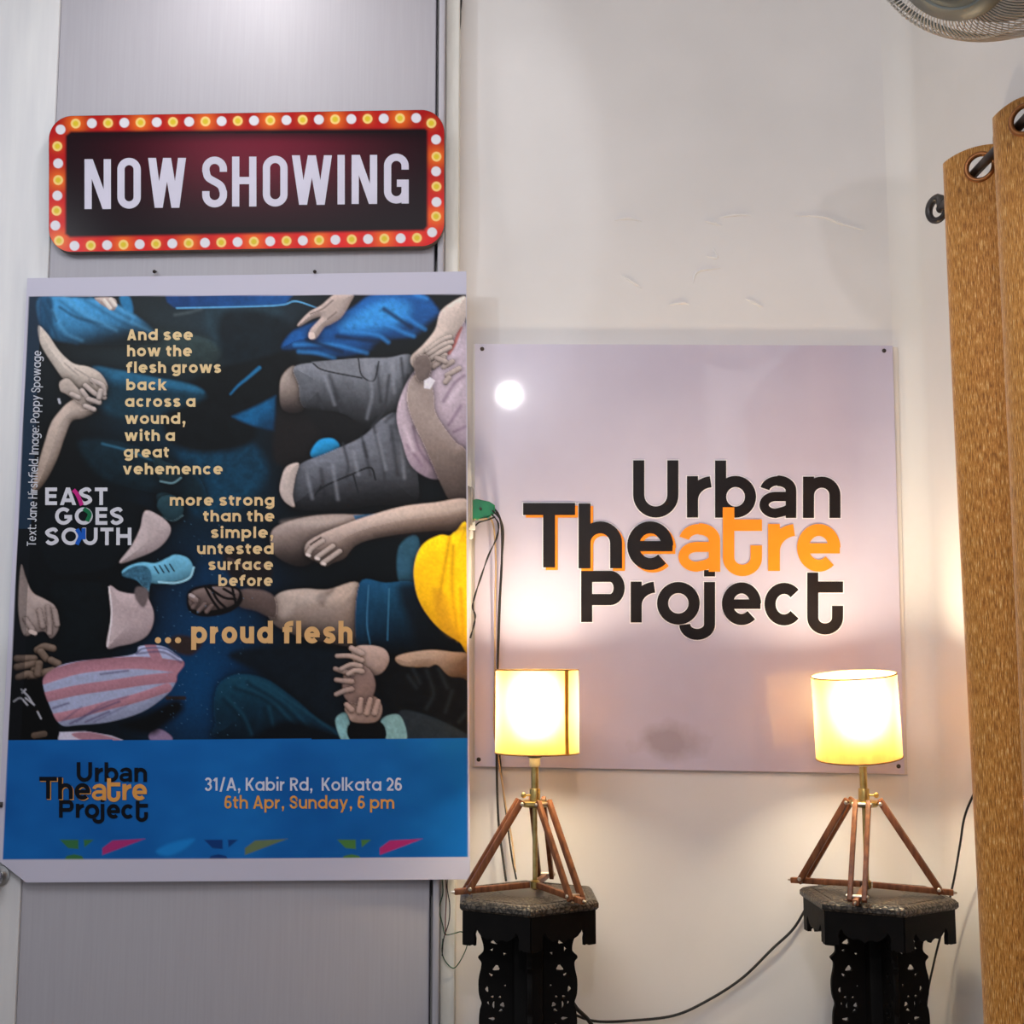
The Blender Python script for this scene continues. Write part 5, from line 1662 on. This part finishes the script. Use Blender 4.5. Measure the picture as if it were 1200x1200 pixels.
mb = MB(); mb.box((XR - FC.x - .012, back.y + .06, -.03), (.022, .09, .13), .008); mb.build('wall_plate', M_fang, fan)

# ------------------------------------------------------------------ socket, plugs and cables
p = P(549, 595, DD + .010)
sk = empty('wall_socket', (p.x, DD + .02, p.z), 'old grey socket box half hidden behind the right edge of the poster', 'socket')
mb = MB(); mb.box((-.006, -.002, 0), (.020, .054, .080), .003); mb.build('box', M_greyp, sk)
mb = MB(); mb.box((.006, -.002, .002), (.005, .050, .074), .002); mb.build('faceplate', M_greyp, sk)
p = P(567, 597, DD + .010)
pg = empty('green_plug', p, 'dark green plug pushed into the socket beside the poster', 'plug')
me = curve_shape([(-.020, .016), (-.014, .017), (.010, .012), (.019, .006), (.019, -.006), (.008, -.014), (-.012, -.018), (-.021, -.017)], [], .020, .0025)
mb = MB(); mesh_into(mb, me, Matrix.Rotation(PI / 2, 4, 'X')); mb.build('body', M_greenp, pg); bpy.data.meshes.remove(me)
mb = MB(); mb.lathe([(.0026, .0), (.0026, .003), (.001, .0034)], 12, Matrix.Translation((-.006, -.010, 0)) @ Matrix.Rotation(PI / 2, 4, 'X')); mb.build('screw', M_nail, pg)
mb = MB(); mb.box((-.006, 0, -.0185), (.026, .018, .003), .001); mb.build('pale_base', M_beige, pg)
p = P(553, 620, DD + .010)
wp = empty('white_plug', p, 'small white plug under the green plug beside the poster', 'plug')
mb = MB(); mb.box((0, 0, .006), (.014, .016, .016), .003); mb.box((-.002, 0, -.010), (.009, .012, .018), .003); mb.build('body', M_white, wp)

def cable(name, pts, r, m, label, group=None, twist=0):
    """pts: (px, py, depth)"""
    w = [tuple(P(x, y, d + 0.467)) for x, y, d in pts]
    w = crom(w, 8)
    c = Vector(w[len(w) // 2])
    mb = MB()
    if twist:
        L = []
        for s in (0, PI):
            mb.tube([Vector(p) - c + Vector((math.cos(i * twist + s) * r, math.sin(i * twist + s) * r * .6, 0)) for i, p in enumerate(w)], r, 6)
    else:
        mb.tube([Vector(p) - c for p in w], r, 8)
    o = mb.build(name, m)
    o.location = c
    return tag(o, label, 'cable', group)
cable('twisted_wire', [(541, -30, 1.968), (540, 10, 1.968), (537, 50, 1.966), (532, 100, 1.966), (529, 140, 1.965), (530, 165, 1.965), (527, 205, 1.964), (526, 240, 1.964), (528, 270, 1.962), (530, 290, 1.962), (527, 306, 1.962), (525, 330, 1.958), (526, 360, 1.958)], .0011, M_black,
      'thin twisted dark wire running down the strip beside the red sign', twist=.55)
p = P(530.5, 277, 2.425)
cn = MB(); cn.box((0, 0, 0), (.013, .010, .031), .002)
for s in (-1, 1): cn.box((s * .003, -.006, .006), (.004, .003, .012), .001)
o = cn.build('wire_connector', M_bluep); o.location = p
tag(o, 'little blue connector on the thin wire right of the red sign', 'connector')

cable('lamp_cord', [(577, 594, 1.938), (584, 603, 1.94), (588, 620, 1.95), (588, 660, 1.965), (586, 700, 1.972), (584, 760, 1.974), (582, 830, 1.974), (582, 890, 1.972), (584, 960, 1.968), (590, 1010, 1.945), (593, 1032, 1.91)], .0022, M_black,
      'thick black cord from the green plug down behind the left lamp')
cable('lamp_cord', [(577, 598, 1.930), (587, 610, 1.935), (590, 628, 1.955), (587, 670, 1.970), (584, 730, 1.976), (583, 800, 1.978), (586, 890, 1.976), (594, 960, 1.970), (600, 1005, 1.95), (605, 1030, 1.91)], .0017, M_black,
      'thinner black cord slanting from the green plug to the left stand top')
cable('thin_cord', [(576, 602, 1.926), (584, 614, 1.93), (582, 630, 1.94), (572, 652, 1.95), (563, 678, 1.955), (556, 700, 1.957), (554, 712, 1.957), (557, 722, 1.957), (555, 734, 1.957), (551, 748, 1.957)], .0010, M_black,
      'thin black cord dangling to the left below the green plug, knotted near its end', twist=.4)
cable('beige_cord', [(574, 605, 1.944), (579, 620, 1.955), (581, 660, 1.965), (580, 720, 1.975), (580, 780, 1.978), (579, 850, 1.978), (583, 882, 1.976), (592, 940, 1.972), (600, 985, 1.965), (604, 1022, 1.93)], .0017, M_beige,
      'beige cord hanging straight down from the green plug past the left lamp')
cable('short_cord', [(580, 606, 1.935), (572, 609, 1.928), (562, 612, 1.930), (557, 616, 1.936)], .0016, M_black, 'short black cord joining the white plug to the green plug')
# bundle below the poster
cable('loose_wire', [(517, 1020, 1.935), (519, 1045, 1.935), (515, 1065, 1.935), (519, 1085, 1.935), (522, 1095, 1.935), (532, 1094, 1.94), (541, 1092, 1.945), (548, 1099, 1.95), (545, 1115, 1.95), (533, 1134, 1.945), (523, 1128, 1.94), (518, 1116, 1.936), (519, 1100, 1.935)], .0010, M_greenc,
      'dark green wire looping out below the poster at the strip')
cable('loose_wire', [(522, 1020, 1.934), (523, 1050, 1.934), (522, 1075, 1.934), (522, 1096, 1.934)], .0009, M_redc, 'dark red wire hanging straight below the poster')
cable('loose_wire', [(525, 1020, 1.934), (524, 1040, 1.934), (527, 1060, 1.934), (526, 1080, 1.934), (520, 1100, 1.934), (518, 1120, 1.934)], .0010, M_black, 'black wire hanging below the poster, beside the dark red one')
# cable between the tables
cable('long_cord', [(664, 1180, 1.95), (676, 1190, 1.96), (700, 1197, 1.97), (740, 1196, 1.985), (790, 1190, 1.99), (830, 1172, 1.99), (870, 1146, 1.99), (905, 1112, 1.985), (930, 1088, 1.985), (948, 1058, 1.982), (962, 1035, 1.98)], .0026, M_black,
      'black cord sagging along the back wall from the left stand to the right one')
cable('side_cord', [(1165, 880, 1.58), (1146, 920, 1.66), (1131, 955, 1.72), (1125, 990, 1.77), (1118, 1030, 1.83), (1108, 1075, 1.89), (1100, 1105, 1.925), (1094, 1130, 1.94), (1087, 1165, 1.95), (1083, 1215, 1.95)], .0020, M_black,
      'grey black cord hanging in the corner beside the curtain')
cable('thick_cord', [(668, 1170, 1.93), (676, 1182, 1.94), (690, 1196, 1.95), (700, 1215, 1.96)], .0040, M_black, 'short thick black cord slanting out behind the left stand')
